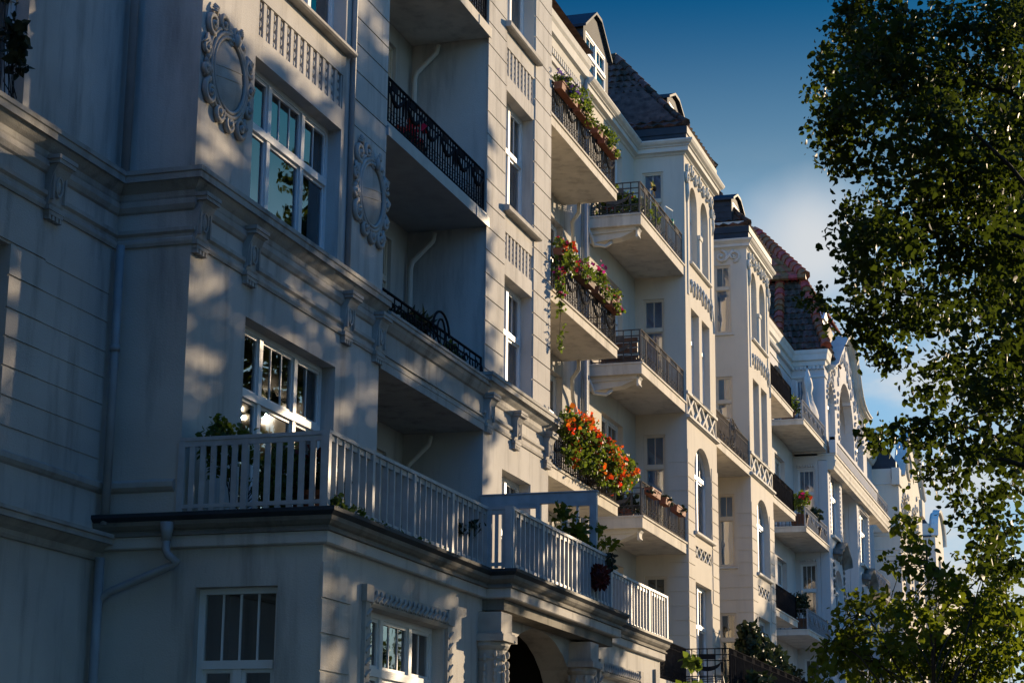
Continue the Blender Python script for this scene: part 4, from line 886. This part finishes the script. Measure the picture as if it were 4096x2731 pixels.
for z0,z1 in ((15.66,15.82),(11.8,11.96),(8.18,8.34)):
    s=slab(H4,69.9,75.33,11.0,12.3,z0,z1); rail_iron(s,front(11),69.95,75.2,z1+.04,.72,m='iron4',orn=5,d=-.05,r=.012); rail_iron(s,side(69.95),-12.28,-11.05,z1+.04,.72,m='iron3',d=-.0,wave=0)
    mb=MB(); mb.box(front(11.05),69.9,75.3,-1.2,0,z1+.041,z1+.06); mb.build('dark_slab_sheet',M['lead'],s)  # thin dark sheet laid over the balcony floor
pipe(H4,[(68.6,12.22,19),(68.6,12.22,0)],.05,'zinc')
# roof of house 4
b=MB(); e0=19.66
tileroof(b,(75.2,13.4,e0),(75.2,10.9,e0),(77.6,13.4,23.2),(77.6,12.15,23.2),12,11); tileroof(b,(75.2,16,e0),(75.2,13.4,e0),(77.6,16,23.2),(77.6,13.4,23.2),9,9)
tileroof(b,(75.2,10.9,e0),(79,10.9,e0),(77.6,12.15,23.2),(79,12.15,23.2),9,12)
b.add([(75.3,11,e0),(75.3,16,e0),(77.55,16,23.15),(77.55,12.2,23.15),(87.3,11.4,19.3),(87.3,16,19.3),(86,16,23.15),(86,12.2,23.15)],[(0,1,2,3),(0,3,7,4),(4,7,6,5),(3,2,6,7)])
r4=b.build('roof',M['tile'],H4)
b=MB(); tileroof(b,(77.3,18,23.1),(77.3,11.95,23.1),(80,18,26.0),(80,14.45,26.0),7,18,.06); tileroof(b,(77.3,11.95,23.1),(88,11.95,23.1),(80,14.45,26),(86,14.45,26),7,20,.06)
b.add([(77.4,12.05,23),(77.4,18,23),(80,18,25.9),(80,14.5,25.9),(86,14.5,25.9),(87.5,12.05,23)],[(0,1,2,3),(0,3,4,5)])
caps(b,[(77.3,11.95,23.2),(80,14.45,26.1)],.22); caps(b,[(75.2,10.88,e0+.1),(77.6,12.12,23.2)],.2); caps(b,[(75.2,12.75,e0+.1),(77.55,13.0,23.2)],.2); caps(b,[(77.2,11.9,23.15),(77.2,14,23.15)],.12); b.build('upper_roof',M['redtile'],r4)
mb=MB(); mb.prism(side(62.85),[(-12.2,19.63),(-12.1,19.7),(-15,22.4),(-20,22.4),(-20,19.63)],-12.3,0); mb.prism(side(87.4),[(-12.2,19.51),(-12.1,19.6),(-15,22.4),(-20,22.4),(-20,19.51)],-12.3,0); mb.build('main_roof',M['tile'],H4)
mb=MB(); mb.box(front(10.9),76.6,77.3,-1.0,-.3,19.9,21.2); mb.prism(front(10.9),[(76.5,21.2),(77.4,21.2),(76.95,21.6)],-1.1,-.2); mb.build('dormer',M['frame'],H4)
# ------------------------------------------------------------------ house 5
H5=thing('apartment_house','ivory house with tall curved gable, oval niche and two round-arched windows above a jutting cornice','house',(105,12,0))
fH=front(11.0); mb=MB(); rel=MB(); cb=MB(); A0,A1=99.55,110.4
h5=[(100.75,103.0,16.3,18.05,.9),(105.2,107.35,16.3,17.95,.9),(100.9,103.1,12.3,14.6),(105.2,107.5,12.3,14.6),(100.9,103.1,8.6,11),(105.2,107.5,8.6,11),(100.9,103.1,5,7.5),(105.2,107.5,5,7.5)]
wall(mb,fH,A0,A1,0,18.6,h5); wall(mb,side(A0),-12.3,-11.35,0,19.15,[]); wall(mb,sidef(A1),11.35,12.3,0,18.6,[])
g5=[(99.55,18.6),(100.6,18.9),(100.9,19.6),(101.6,20.3),(102.6,20.9),(103.6,21.4),(104.9,21.9),(106,21.85),(106.9,21.45),(107.6,21.1),(108.4,20.8),(109.0,20.2),(109.5,19.8),(110.1,19.4),(110.6,19.1),(110.6,18.6)]
ov=[(104.25+1.0*math.cos(a),20.05+.62*math.sin(a)) for a in np.linspace(0,2*math.pi,25)[:-1]]
mb.prism(fH,g5,-.35,0); mb.prism(fH,[(99.3,18.3),(100.6,18.3),(100.75,18.7),(100.6,19.15),(99.3,19.15)],-.3,.08); mb.prism(fH,[(109.4,18.2),(110.7,18.2),(110.7,19.1),(109.4,19.1)],-.3,.15)
mb.build('wall',M['ivory'],H5)
for h in h5: window(H5,fH,*h[:4],cols=2,tr=.66,bars=1,dep=.24,rise=h[4] if len(h)>4 else 0,curtain=.8)
sweepz(cb,fH,[p for p in g5[1:-1]],[(-.3,-.1),(.04,-.1),(.1,0),(.22,.05),(.26,.16),(-.3,.2)])
cb.sweep([(99.55,12.3),(99.55,11),(110.4,11),(110.4,12.3)],[(0,15.75),(.04,15.78),(.08,15.9),(.2,15.95),(.26,16.1),(.3,16.18),(0,16.2)])
cb.sweep([(87.4,12.3),(99.55,12.3)],[(0,19.3),(.1,19.35),(.25,19.6),(.3,19.85),(0,19.85)])
for z in (15.05,14.75): cb.sweep([(99.55,12.3),(99.55,11),(110.4,11)],[(0,z),(.04,z+.02),(.04,z+.06),(0,z+.08)])
cb.sweep([(99.55,12.2),(99.55,11.0)],[(0,18.34),(.04,18.36),(.04,18.4),(0,18.42)])
cb.build('eaves_cornice',M['whit'],H5)
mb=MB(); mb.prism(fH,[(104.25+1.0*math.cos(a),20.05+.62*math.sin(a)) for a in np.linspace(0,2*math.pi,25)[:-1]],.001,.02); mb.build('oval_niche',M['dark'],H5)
rel.tube([fH.p(104.25+1.12*math.cos(a),.03,20.05+.72*math.sin(a)) for a in np.linspace(0,2*math.pi,25)[:-1]],.09,6,closed=True)
for i in range(18):
    u=rnd.choice((rnd.uniform(99.8,100.6),rnd.uniform(103.4,105),rnd.uniform(101,107.5),rnd.uniform(107.6,109.5))); z=rnd.uniform(16.4,19.2) if not 100.6<u<107.5 else (rnd.uniform(18.3,19.4) if not 103.2<u<105 else rnd.uniform(16.6,19.2))
    spiral(rel,fH,u,z,rnd.uniform(.1,.2),1.3,rnd.choice((-1,1)),rnd.uniform(0,6),.02,.05)
for h in h5[:2]:
    for i in range(13): a=math.pi*i/12; rel.ball(fH.p((h[0]+h[1])/2+1.25*math.cos(a),.03,h[3]-.9+1.05*math.sin(a)),(.11,.06,.1),6,4)
for u in (99.9,104.1,108.5):
    for i in range(6): rel.ball(fH.p(u,.03,15.4-i*.35),(.12,.07,.12),6,4)
rel.split('relief_ornament',M['ivory'],H5,True,.4)
mb=MB(); mb.prism(side(99.6),[(-12.0,19.16),(-11.1,19.16),(-11.1,19.5),(-12.2,21.2),(-18,21.2),(-18,19.16)],-10.6,.0); r5=mb.build('roof',M['lead'],H5)
mb=MB(); f=Fr((99.5,0),(0,-1),(-1,0)); mb.add([(99.58,12.9,20.6),(99.58,12.0,20.5),(101.5,12.0,21.6),(101.5,13.4,21.7)],[(0,1,2,3)]); mb.build('skylight',M['glass'],r5)
mb=MB()
for a in ((12.9,20.61),(12.45,20.56),(12.0,20.51)): mb.tube([(99.55,a[0],a[1]),(101.5,a[0]+.25,a[1]+1.08)],.04,5)
mb.tube([(99.56,12.9,20.61),(99.56,12.0,20.51)],.05,5); mb.build('skylight_frame',M['frame'],r5)
# ------------------------------------------------------------------ house 6
H6=thing('apartment_house','farthest pale house with small round-topped gable at the end of the row','house',(120,12,0))
fI=front(11); mb=MB(); h6=[(119,120.6,14.8,17.4,.7),(119,120.6,11,13.6),(119,120.6,7.5,10)]
wall(mb,fI,117.6,122.6,0,18.25,h6); wall(mb,side(117.6),-18,-11.35,0,18.25,[]); wall(mb,fQ,110.4,117.6,0,18,[]); wall(mb,fQ,122.6,150,0,18,[])
mb.prism(fI,arcpts(117.6,122.6,18.25,1.7,16),-.35,0); mb.box(side(117.6),-14,-11.35,-4.9,0,18.3,19.0); mb.build('wall',M['ivory'],H6)
for h in h6: window(H6,fI,*h[:4],cols=2,dep=.2,bars=1,rise=h[4] if len(h)>4 else 0)
mb=MB(); sweepz(mb,fI,arcpts(117.6,122.6,18.25,1.7,16),[(-.2,0),(.15,0),(.2,.15),(-.2,.18)]); mb.build('gable_cornice',M['whit'],H6)
mb=MB(); mb.prism(side(117.65),[(-11.4,19.01),(-12,19.9),(-16,20.3),(-16,19.01)],-4.8,0); mb.box(side(117.6),-15,-11.2,-.1,.06,18.2,18.3); mb.build('roof',M['lead'],H6)
# ------------------------------------------------------------------ things on the balconies
def fbox(cx,w,z,label,fl,seed,leafh=.28,y=10.9,m='leaf3',n=34,drop=0,pm='terra',cat='flower box',grp='flower boxes on the balcony rails'):
    h=w/2; cl=[(cx,y,z+.14+leafh*.45,h*1.0,.15,leafh*.65,n),(cx,y-.1,z+.1,h*.95,.08,.12,n//3)]
    if drop: cl.append((cx,y-.12,z-.05,h*.8,.08,drop,n//2))
    return plant('flower_box',label,cat,(cx,y,z),cl,.065,11,.085,m,seed,fl,grp,('box',(w*.84,.2,.17),pm),stems=6)
fbox(38.35,1.45,16.58,'terracotta flower box with violet blooms on the top balcony rail beside the corner wall',[('purple',30,.05)],11,.34)
fbox(39.75,1.35,16.58,'terracotta flower box with tall green shrub on the middle of the top balcony rail',[],12,.55,n=48)
fbox(40.85,.5,16.60,'short terracotta flower box after the tall green shrub on the top balcony rail',[],13,.12,n=12)
fbox(41.85,1.45,16.56,'terracotta flower box with ferns at the far end of the top balcony rail',[],14,.36,n=44)
fbox(38.25,1.2,12.96,'terracotta flower box with red geraniums nearest the wall on the middle balcony rail',[('red',7,.085),('orange',6,.07)],15,.3,drop=.35,n=40)
fbox(39.75,1.5,12.92,'brown flower box of grey leaves and magenta blooms on the middle balcony rail',[('pink',7,.08)],16,.38,pm='brownbox',n=46)
fbox(41.2,1.2,12.92,'brown flower box with tall dry grass and one magenta bloom on the middle balcony rail',[('pink',3,.1)],17,.42,pm='brownbox',n=40)
fbox(42.3,1.0,12.92,'terracotta flower box with dark fern at the far end of the middle balcony rail',[('pink',5,.08)],18,.36,n=36)
plant('trailing_plant','thin trailing plant hanging below the middle balcony rail','plant',(37.75,10.86,12.9),[(37.75,10.84,12.55,.3,.1,.55,30),(37.72,10.83,11.7,.12,.05,.8,16)],.075,6,.06,'leaf3',31,[('pink',5,.07)])
plant('geranium','big bush of orange geraniums spilling over the lowest balcony rail','plant',(40.5,11.0,8.65),[(38.5,10.8,9.5,1.1,.3,.3,110),(40.3,10.75,9.3,1.8,.36,.38,230),(42.0,10.75,9.25,1.2,.34,.36,160),(41.2,10.7,8.98,1.7,.26,.28,120),(39.2,10.8,9.0,1.3,.2,.3,60),(39.6,10.8,9.85,.5,.1,.12,12)],.072,13,.12,'leaf3',32,[('orange',95,.10),('red',8,.09)],stems=20)
for i,(u,w) in enumerate(((45.95,1.1),(47.25,.65),(48.7,1.2))):
    fbox(u,w,9.25,['long empty terracotta box hung on the rail nearest the geraniums','small square terracotta box in the middle of the same rail','long empty terracotta box hung on the rail next to the bay wall'][i],[],40+i,.04,y=10.88,m='leafd',n=4)
plant('potted_plant','dark spiky plant in a terracotta pot behind the lowest balcony railing','potted plant',(46.3,11.7,8.72),[(46.3,11.7,9.15,.55,.45,.3,50)],.13,8,.1,'leafd',51,None,None,('pot',(.6,.6,.3),'terra'),stems=24)
plant('balcony_shrub','leafy green shrub crowding the corner of the upper balcony under the pinwheel','plant',(46.2,11.6,16.12),[(46.0,11.75,16.6,.8,.5,.45,110),(46.9,11.25,16.6,.9,.28,.3,70)],.11,9,.12,'leaf3',52,[('red',5,.12)])
t=thing('pinwheel','yellow flower pinwheel on a white stick above the balcony rail','pinwheel',(46.45,11.0,16.3)); mb=MB()
mb.tube([(46.45,11,16.3),(46.45,11,17.13)],.018,6); mb.build('stick',M['frame'],t); mb=MB()
for i in range(7):
    a=2*math.pi*i/7; c=(46.6+.22*math.cos(a),10.96,17.16+.16*math.sin(a)); mb.add([(46.6,10.95,17.16),(46.6+.16*math.cos(a-.3),10.93,17.16+.12*math.sin(a-.3)),(46.6+.34*math.cos(a),10.96,17.16+.23*math.sin(a)),(46.6+.16*math.cos(a+.3),10.98,17.16+.12*math.sin(a+.3))],[(0,1,2,3)])
mb.build('petals',M['yellow'],t); mb=MB(); mb.ball((46.6,10.93,17.16),(.1,.05,.07),8,5); mb.build('hub',M['iron'],t)
t=thing('garden_hook','bent white hook with a green glass drop hanging over the balcony rail','ornament',(48.0,11.0,16.3)); mb=MB(); mb.tube([(48.0,11,16.3),(48.05,11,17.12),(48.1,11,17.17),(48.95,11,17.3)],.014,6); mb.tube([(48.9,11,17.3),(48.9,11,17.05)],.004,4); mb.build('hook',M['frame'],t); mb=MB(); mb.ball((48.9,11,16.98),(.07,.05,.09),8,6); mb.build('drop',M['green'],t)
t=thing('balcony_bench','brown slatted wooden bench behind the second balcony railing','bench',(46.3,11.6,12.42)); mb=MB()
f=side(45.6)
for i in range(3): mb.box(f,-12.1,-11.15,-.05,0,12.75+i*.13,12.85+i*.13)
mb.build('backrest',M['wood'],t); mb=MB(); mb.box(f,-12.1,-11.15,-.6,-.06,12.62,12.68); mb.build('seat',M['wood'],t); mb=MB()
for y in (-12.05,-11.25):
    b=MB(); b.box(f,y,y+.06,-.1,-.04,12.42,12.62); b.build('leg',M['wood'],t); b=MB(); b.box(f,y,y+.06,-.58,-.52,12.42,12.62); b.build('leg',M['wood'],t)
tag(MB().box(f,-12.1,-11.1,-.3,-.08,12.83-.36,12.83-.24).build('balcony_trough',M['wood']),'low dark wooden trough along the near end of the second balcony','trough')
# closed parasol
t=thing('parasol','closed off-white parasol standing on the top balcony of the lilac house','parasol',(74.3,11.5,15.85)); mb=MB(); mb.tube([(74.3,11.5,15.85),(74.3,11.5,18.8)],.03,8); mb.build('pole',M['wood'],t); b=MB(); n=18
prf=[(.02,18.72),(.10,18.55),(.22,18.25),(.3,18.0),(.22,17.7),(.3,17.4),(.42,17.1),(.5,16.85),(.42,16.6),(.3,16.45)]
P=[(74.3+r*1.9*(1+.25*math.cos(5*a+z*3))*math.cos(a),11.5+r*.62*(1+.25*math.cos(5*a+z*3))*math.sin(a),z) for r,z in prf for a in [2*math.pi*j/n for j in range(n)]]
b.add(P,[(i*n+j,i*n+(j+1)%n,(i+1)*n+(j+1)%n,(i+1)*n+j) for i in range(len(prf)-1) for j in range(n)]); b.build('canopy',M['sail'],t,True)
plant('potted_plant','round green bush in a pot on the corner of the lilac house middle balcony','potted plant',(70.3,11.3,12.0),[(70.3,11.2,12.95,.7,.3,.3,50)],.12,9,.12,'leaf3',53,[('red',2,.15)],None,('pot',(.7,.5,.45),'brownbox'))
plant('potted_plant','small bushy plant along the rail of the lilac house middle balcony','potted plant',(73.2,11.25,12.0),[(73.2,11.15,12.85,.6,.2,.28,40)],.11,8,.1,'leafd',54,None,None,('pot',(.6,.5,.4),'brownbox'))
plant('potted_plant','dark upright plant at the corner of the lilac house lower balcony','potted plant',(70.4,11.4,8.38),[(70.4,11.4,9.3,.6,.3,.45,60)],.12,8,.12,'leafd',55,None,None,('pot',(.7,.5,.4),'brownbox'))
plant('potted_plant','straggly plant and pots on the lilac house top balcony beside the parasol','potted plant',(70.2,11.6,15.86),[(70.2,11.5,16.4,.6,.35,.35,36)],.13,6,.15,'leaf3',56,None,None,('pot',(.6,.5,.35),'terra'))
# plants on the terrace
plant('terrace_shrub','leafy rose shrub behind the near corner of the white terrace railing','plant',(21.9,10.4,5.22),[(21.95,10.55,6.05,.3,.35,.36,70),(22.2,10.0,5.75,.3,.4,.4,70),(21.9,10.6,6.3,.08,.1,.2,14)],.07,10,.10,'leaf3',61,None,stems=16)
plant('potted_plant','dark red-flowered bush in a pot behind the side railing of the terrace','potted plant',(22.6,9.6,5.22),[(22.6,9.65,5.75,.5,.35,.3,60)],.09,10,.1,'leafd',62,[('dry',14,.09)],None,('pot',(.7,.6,.35),'terra'))
plant('potted_plant','green climbing plant between the terrace railing and the tall window','potted plant',(24.2,10.2,5.22),[(24.2,10.2,5.7,.6,.35,.35,60)],.09,9,.1,'leaf3',63,None,None,('pot',(.5,.5,.3),'terra'))
plant('terrace_shrub','wispy plant with pale blooms in front of the open ground loggia','plant',(29.2,10.6,5.22),[(29.0,10.5,6.0,.6,.3,.35,40),(29.8,10.7,6.1,.4,.3,.35,24)],.09,6,.14,'leaf3',64,[('orange',4,.06)],stems=14)
plant('fern','drooping fern fronds poking through the white front railing','plant',(26.7,9.18,5.35),[(26.6,9.1,5.68,.28,.1,.13,16),(27.0,9.05,5.78,.35,.08,.05,10)],.09,6,.07,'leafd',65)
plant('terrace_weeds','low green weeds growing along the edge under the front railing','weeds',(22.5,8.98,5.2),[(22.1,8.95,5.27,.6,.06,.06,30),(24,8.95,5.25,1.8,.04,.03,16),(21.75,9.0,5.33,.15,.05,.12,12)],.045,5,.05,'leaf3',66,stems=4)
plant('climbing_plant','leafy climbing rose on the tall white terrace screen','plant',(33.0,9.3,5.22),[(32.75,9.25,6.5,.3,.15,.4,26),(33.1,9.1,6.3,.35,.15,.35,26),(33.5,8.98,6.75,.4,.1,.16,10),(34.2,8.95,6.55,.6,.08,.1,10),(32.5,9.3,6.8,.16,.1,.13,8)],.10,8,.12,'leaf2',67,stems=18)
t=thing('flower_ball','dark red dried flower ball hung on the terrace railing','flower ball',(32.25,8.56,5.5)); b=MB(); b.ball((32.25,8.56,5.66),(.2,.13,.17),14,10); b.build('core',M['dry'],t); rg=np.random.default_rng(3)
leafmesh('petals',[(32.25+.2*x,8.56+.13*y,5.66+.17*z) for x,y,z in (lambda q:q/np.linalg.norm(q,axis=1)[:,None])(rg.normal(size=(420,3)))],.06,'dry',t,3,droop=0)
plant('seed_pod_plant','small twig with pods hooked in the terrace railing above the flower ball','plant',(33.05,8.6,5.9),[(33.05,8.56,6.0,.12,.04,.16,9)],.09,5,.05,'leafd',68)
plant('succulent','spiky grey cactus behind the scrolled railing of the loggia','potted plant',(30.9,11.4,9.4),[(30.9,11.35,9.8,.5,.15,.22,30)],.22,6,.06,'leafd',69,None,None,('pot',(.5,.3,.25),'terra'),asp=.3)
plant('potted_plant','red geranium in a pot behind the black loggia railing with swags','potted plant',(30.1,11.3,12.55),[(30.1,11.25,12.8,.5,.15,.14,26)],.10,8,.09,'leafd',70,[('red',9,.13)],None,('pot',(.5,.4,.2),'brownbox'))
for i,u in enumerate((29.2,30.1,31.9,32.6)):
    plant('potted_plant',['small pot with grey leaves at the near end of the scrolled loggia railing','small pot with bushy leaves before the cactus on the scrolled loggia railing','small pot with reddish leaves past the cactus on the scrolled loggia railing','small pot with pink leaves at the far end of the scrolled loggia railing'][i],'potted plant',(u,11.3,9.4),[(u,11.25,9.68,.2,.12,.12,10)],.08,7,.07,'leafd' if i<2 else 'leaf3',71+i,None,None,('pot',(.3,.28,.2),'terra'),stems=3)
plant('ivy_shrub','big dark shrub growing up behind the black railing before the second bay','plant',(56.5,10.3,5.0),[(55.2,10.2,6.4,1.5,.35,.5,150),(57.5,10.2,6.2,1.8,.35,.5,150),(60,10.2,5.9,1.5,.35,.5,110),(54.2,10.15,6.7,.5,.2,.4,26)],.17,8,.2,'leafd',81,stems=24)
plant('garden_shrub','dark leafy bush before the black garden railing at the bottom edge','plant',(51.0,9.0,0),[(50.6,9.2,4.9,.9,.3,.45,70),(48.6,9.5,4.6,1.2,.3,.35,60)],.2,8,.18,'leafd',82,stems=20)
plant('garden_shrub','leafy bush under the third terrace segment by the corner strip','plant',(40.2,8.9,0),[(40.6,8.95,4.1,.8,.3,.4,60),(42.3,9.2,5.05,.3,.1,.1,10)],.15,8,.14,'leaf3',83,stems=14)
# ------------------------------------------------------------------ trees
rg=np.random.default_rng(77)
def pxy(px,py,X):   # where a sight line meets the plane X = const (surveying the crown)
    c=np.array([px-2048,py-1365.5,FP]); d=RW@c; t=X/d[0]; return np.array([0,0,1.6])+d*t
NEAR=[(3480,120,200,300),(3330,380,90,170),(3420,420,170,180),(3330,560,80,100),(3380,640,45,45),(3600,300,230,250),(3900,250,280,330),(3700,560,170,220),(3560,640,110,120),(3620,850,210,190),(3430,830,90,80),(3900,700,260,260),(3560,1020,190,160),(3400,930,90,70),(3470,1080,100,100),(3900,1050,260,220),(3650,1200,190,110),(3420,1260,170,80),(3300,1245,70,45),(3560,1290,190,60),(3680,1270,140,70),(3480,1390,70,60),(3560,1440,60,40),(3900,1330,190,130),(3750,1440,60,80),(3830,1500,110,100),(4000,1600,140,200),(3700,1600,110,60),(3600,1700,110,70),(3520,1745,60,45),(3700,1760,80,60),(3830,1750,130,140),(4010,1900,110,160),(3860,1930,100,90),(3750,1925,60,40),(3920,2080,90,140),(4020,2200,100,150)]
cl=[]
for px,py,rx,ry in NEAR:
    X=rg.uniform(20.5,24.5); p=pxy(px,py,X); s=X/8300*1.0
    cl.append((p[0],p[1],p[2],.75,rx*s,ry*s,int(max(8,rx*ry*s*s*(240 if py<1250 else 165)))))
for i in range(26): cl.append((rg.uniform(20,27),rg.uniform(-4.5,.6),rg.uniform(6,14),1.2,1.0,.9,60))
NT=tree('linden_tree','dark backlit linden whose leafy branches hang over the right side of the street','tree',(24.5,-1.6,0),14,.26,cl,.074,18,.24,'leaf',5,'trees along the street',limbs=22)
def crown(cx,cy,cz,rx,ry,rz,n,ns,rs,seed):
    g=np.random.default_rng(seed); L_=[]
    for i in range(n):
        u=g.normal(size=3); u/=np.linalg.norm(u); q=g.uniform(.2,1)**.45; L_.append((cx+u[0]*rx*q,cy+u[1]*ry*q,cz+u[2]*rz*q,rs,rs,rs*.75,ns))
    return L_
tree('linden_tree','street linden further along, showing behind the dark nearest branches','tree',(42.7,.2,0),17,.26,crown(42.7,.6,12.2,2.6,2.4,5.2,108,9,.75,21),.19,12,.36,'leaf',22,'trees along the street',limbs=20)
tree('linden_tree','slim linden added for shade nearer than the second linden, mostly past the right edge','tree',(33.4,.0,0),19,.2,crown(33.6,.3,12.2,1.7,1.5,7.2,110,9,.6,28),.19,12,.34,'leaf',33,'trees along the street',limbs=16)  # extra tree added to throw shade on what lies left of the view
tree('linden_tree','tall narrow linden standing past the second linden, higher than it','tree',(51.6,.2,0),21,.28,crown(51.6,.6,14.2,1.8,1.5,7.2,150,9,.6,27),.19,12,.34,'leaf',29,'trees along the street',limbs=20)
tree('linden_tree','broad linden out past the lilac gabled house, shading its lower floors','tree',(93,.0,0),18,.3,crown(91,.0,10.6,7,4.0,5.8,110,13,1.1,23),.2,16,.45,'leaf',24,'trees along the street',limbs=24)
tree('linden_tree','high linden farther down the street than the broad one, before the ivory house','tree',(104,.0,0),20,.3,crown(104,.0,11.6,7,4.2,6.6,150,13,1.1,57),.22,16,.45,'leaf',58,'trees along the street',limbs=20,twigs=False)
tree('linden_tree','lower linden between the tall one and the broad one on the street side','tree',(69,-.2,0),9,.24,crown(70,-.2,6.2,5,3.6,2.9,40,14,1.1,25),.17,15,.4,'leaf',26,'trees along the street',limbs=16)
YL=[(3640,2120,50,80),(3690,2200,60,90),(3620,2260,90,70),(3740,2320,120,90),(3560,2420,110,70),(3420,2440,90,60),(3330,2600,110,80),(3480,2600,140,120),(3650,2480,160,110),(3800,2500,150,130),(3900,2330,120,120),(3960,2540,150,170),(3700,2640,170,110),(3520,2700,180,70),(3300,2690,90,60),(3900,2700,180,70),(4060,2420,90,140),(4050,2660,100,110),(3380,2500,50,60),(3460,2520,40,50),(4000,2300,90,110),(3860,2420,130,110),(4030,2560,110,130),(3800,2620,150,110),(3980,2180,70,90),(3600,2620,120,90)]
cl=[]
for px,py,rx,ry in YL:
    X=rg.uniform(30,34); p=pxy(px,py,X); s=X/8300; cl.append((p[0],p[1],p[2],.7,rx*s,ry*s,int(max(8,rx*ry*s*s*120))))
for i in range(14): cl.append((rg.uniform(30,35),rg.uniform(.3,3.2),rg.uniform(2,4.2),1,.8,.6,30))
p=pxy(3752,2731,32)
tree('young_tree','slender young tree with bright green leaves in the lower right corner','tree',(p[0],p[1],0),6.1,.06,cl,.10,13,.22,'leaf2',31,None,limbs=30,top=(31.5,pxy(3700,2200,31.5)[1],6.0))
# window plant, unseen trees added to cut sky light, then the far trees
plant('window_plant','dark leafy plant on the ledge of the window at the left edge','plant',(18.75,11.93,9.58),[(18.72,11.9,10.35,.14,.08,.35,16),(18.6,11.9,10.9,.2,.08,.25,12),(18.8,11.9,10.0,.1,.06,.2,7)],.13,5,.09,'leafd',42,stems=8)
tree('added_chestnut','added unseen chestnut just behind the viewer on the road side, blocking sky light','tree',(5,-6.5,0),18,.35,crown(5,-6.5,11.5,5,4.5,7.5,150,12,1.2,48),.24,15,.5,'leaf',49,'trees along the street',limbs=18,twigs=False)  # crown added out of view as an occluder for the near house
tree('added_chestnut','added unseen chestnut beside the viewer across the pavement, blocking sky light','tree',(17,-8.5,0),17,.35,crown(17,-8.5,11,4.6,4,7,130,12,1.2,52),.24,15,.5,'leaf',53,'trees along the street',limbs=18,twigs=False)  # added likewise, dims the sky that the left walls see
tree('linden_tree','added overhanging linden just behind the viewer, its unseen crown blocking high sky light','tree',(-4,3.4,0),17,.3,crown(8.6,3.0,14.2,5.0,3.8,3.6,150,12,1.0,55),.2,14,.45,'leaf',56,'trees along the street',limbs=18,twigs=False,top=(5,3.0,15))  # canopy put in above the view to screen high sky from left walls
tree('added_yew','added unseen yew just past the left edge, blocking sky from the side wall','tree',(12.4,10.6,0),15,.2,crown(12.4,10.5,8.2,1.5,1.1,8.0,190,12,.6,41),.17,15,.34,'leafd',45,None,limbs=16,asp=.45)  # dense foliage added out of view so the side wall stays dark
tree('added_yew','second added unseen yew nearer the street, blocking sky from the left walls','tree',(8.6,8.2,0),16,.2,crown(8.6,8.2,8.6,1.7,1.5,8.4,190,12,.65,46),.19,15,.36,'leafd',47,None,limbs=16,asp=.45)  # added beside the first to widen the screen against the sky
tree('added_maple','added unseen tree behind the viewer on the house side, blocking low sky','tree',(-9,4,0),18,.3,crown(-9,4,11,7,5,7,60,12,1.4,43),.2,14,.45,'leaf',44,'trees along the street',limbs=18)  # crown added behind the camera to darken the left part
for i,(x,y) in enumerate(((58,-17),(80,-16),(104,-16),(130,-6),(150,2))):
    tree('street_tree',['broad tree across the street opposite the geranium balcony','broad tree across the street opposite the gabled house','broad tree across the street opposite the ivory house','distant tree at the far end of the street beyond the last house','distant tree closing the view behind the young tree'][i],'tree',(x,y,0),13,.3,crown(x,y,8.5,6,5,4.6 if i<3 else 6,46,12,1.4,50+i),.26,13,.5,'leaf',60+i,'trees along the street',limbs=14,twigs=False)
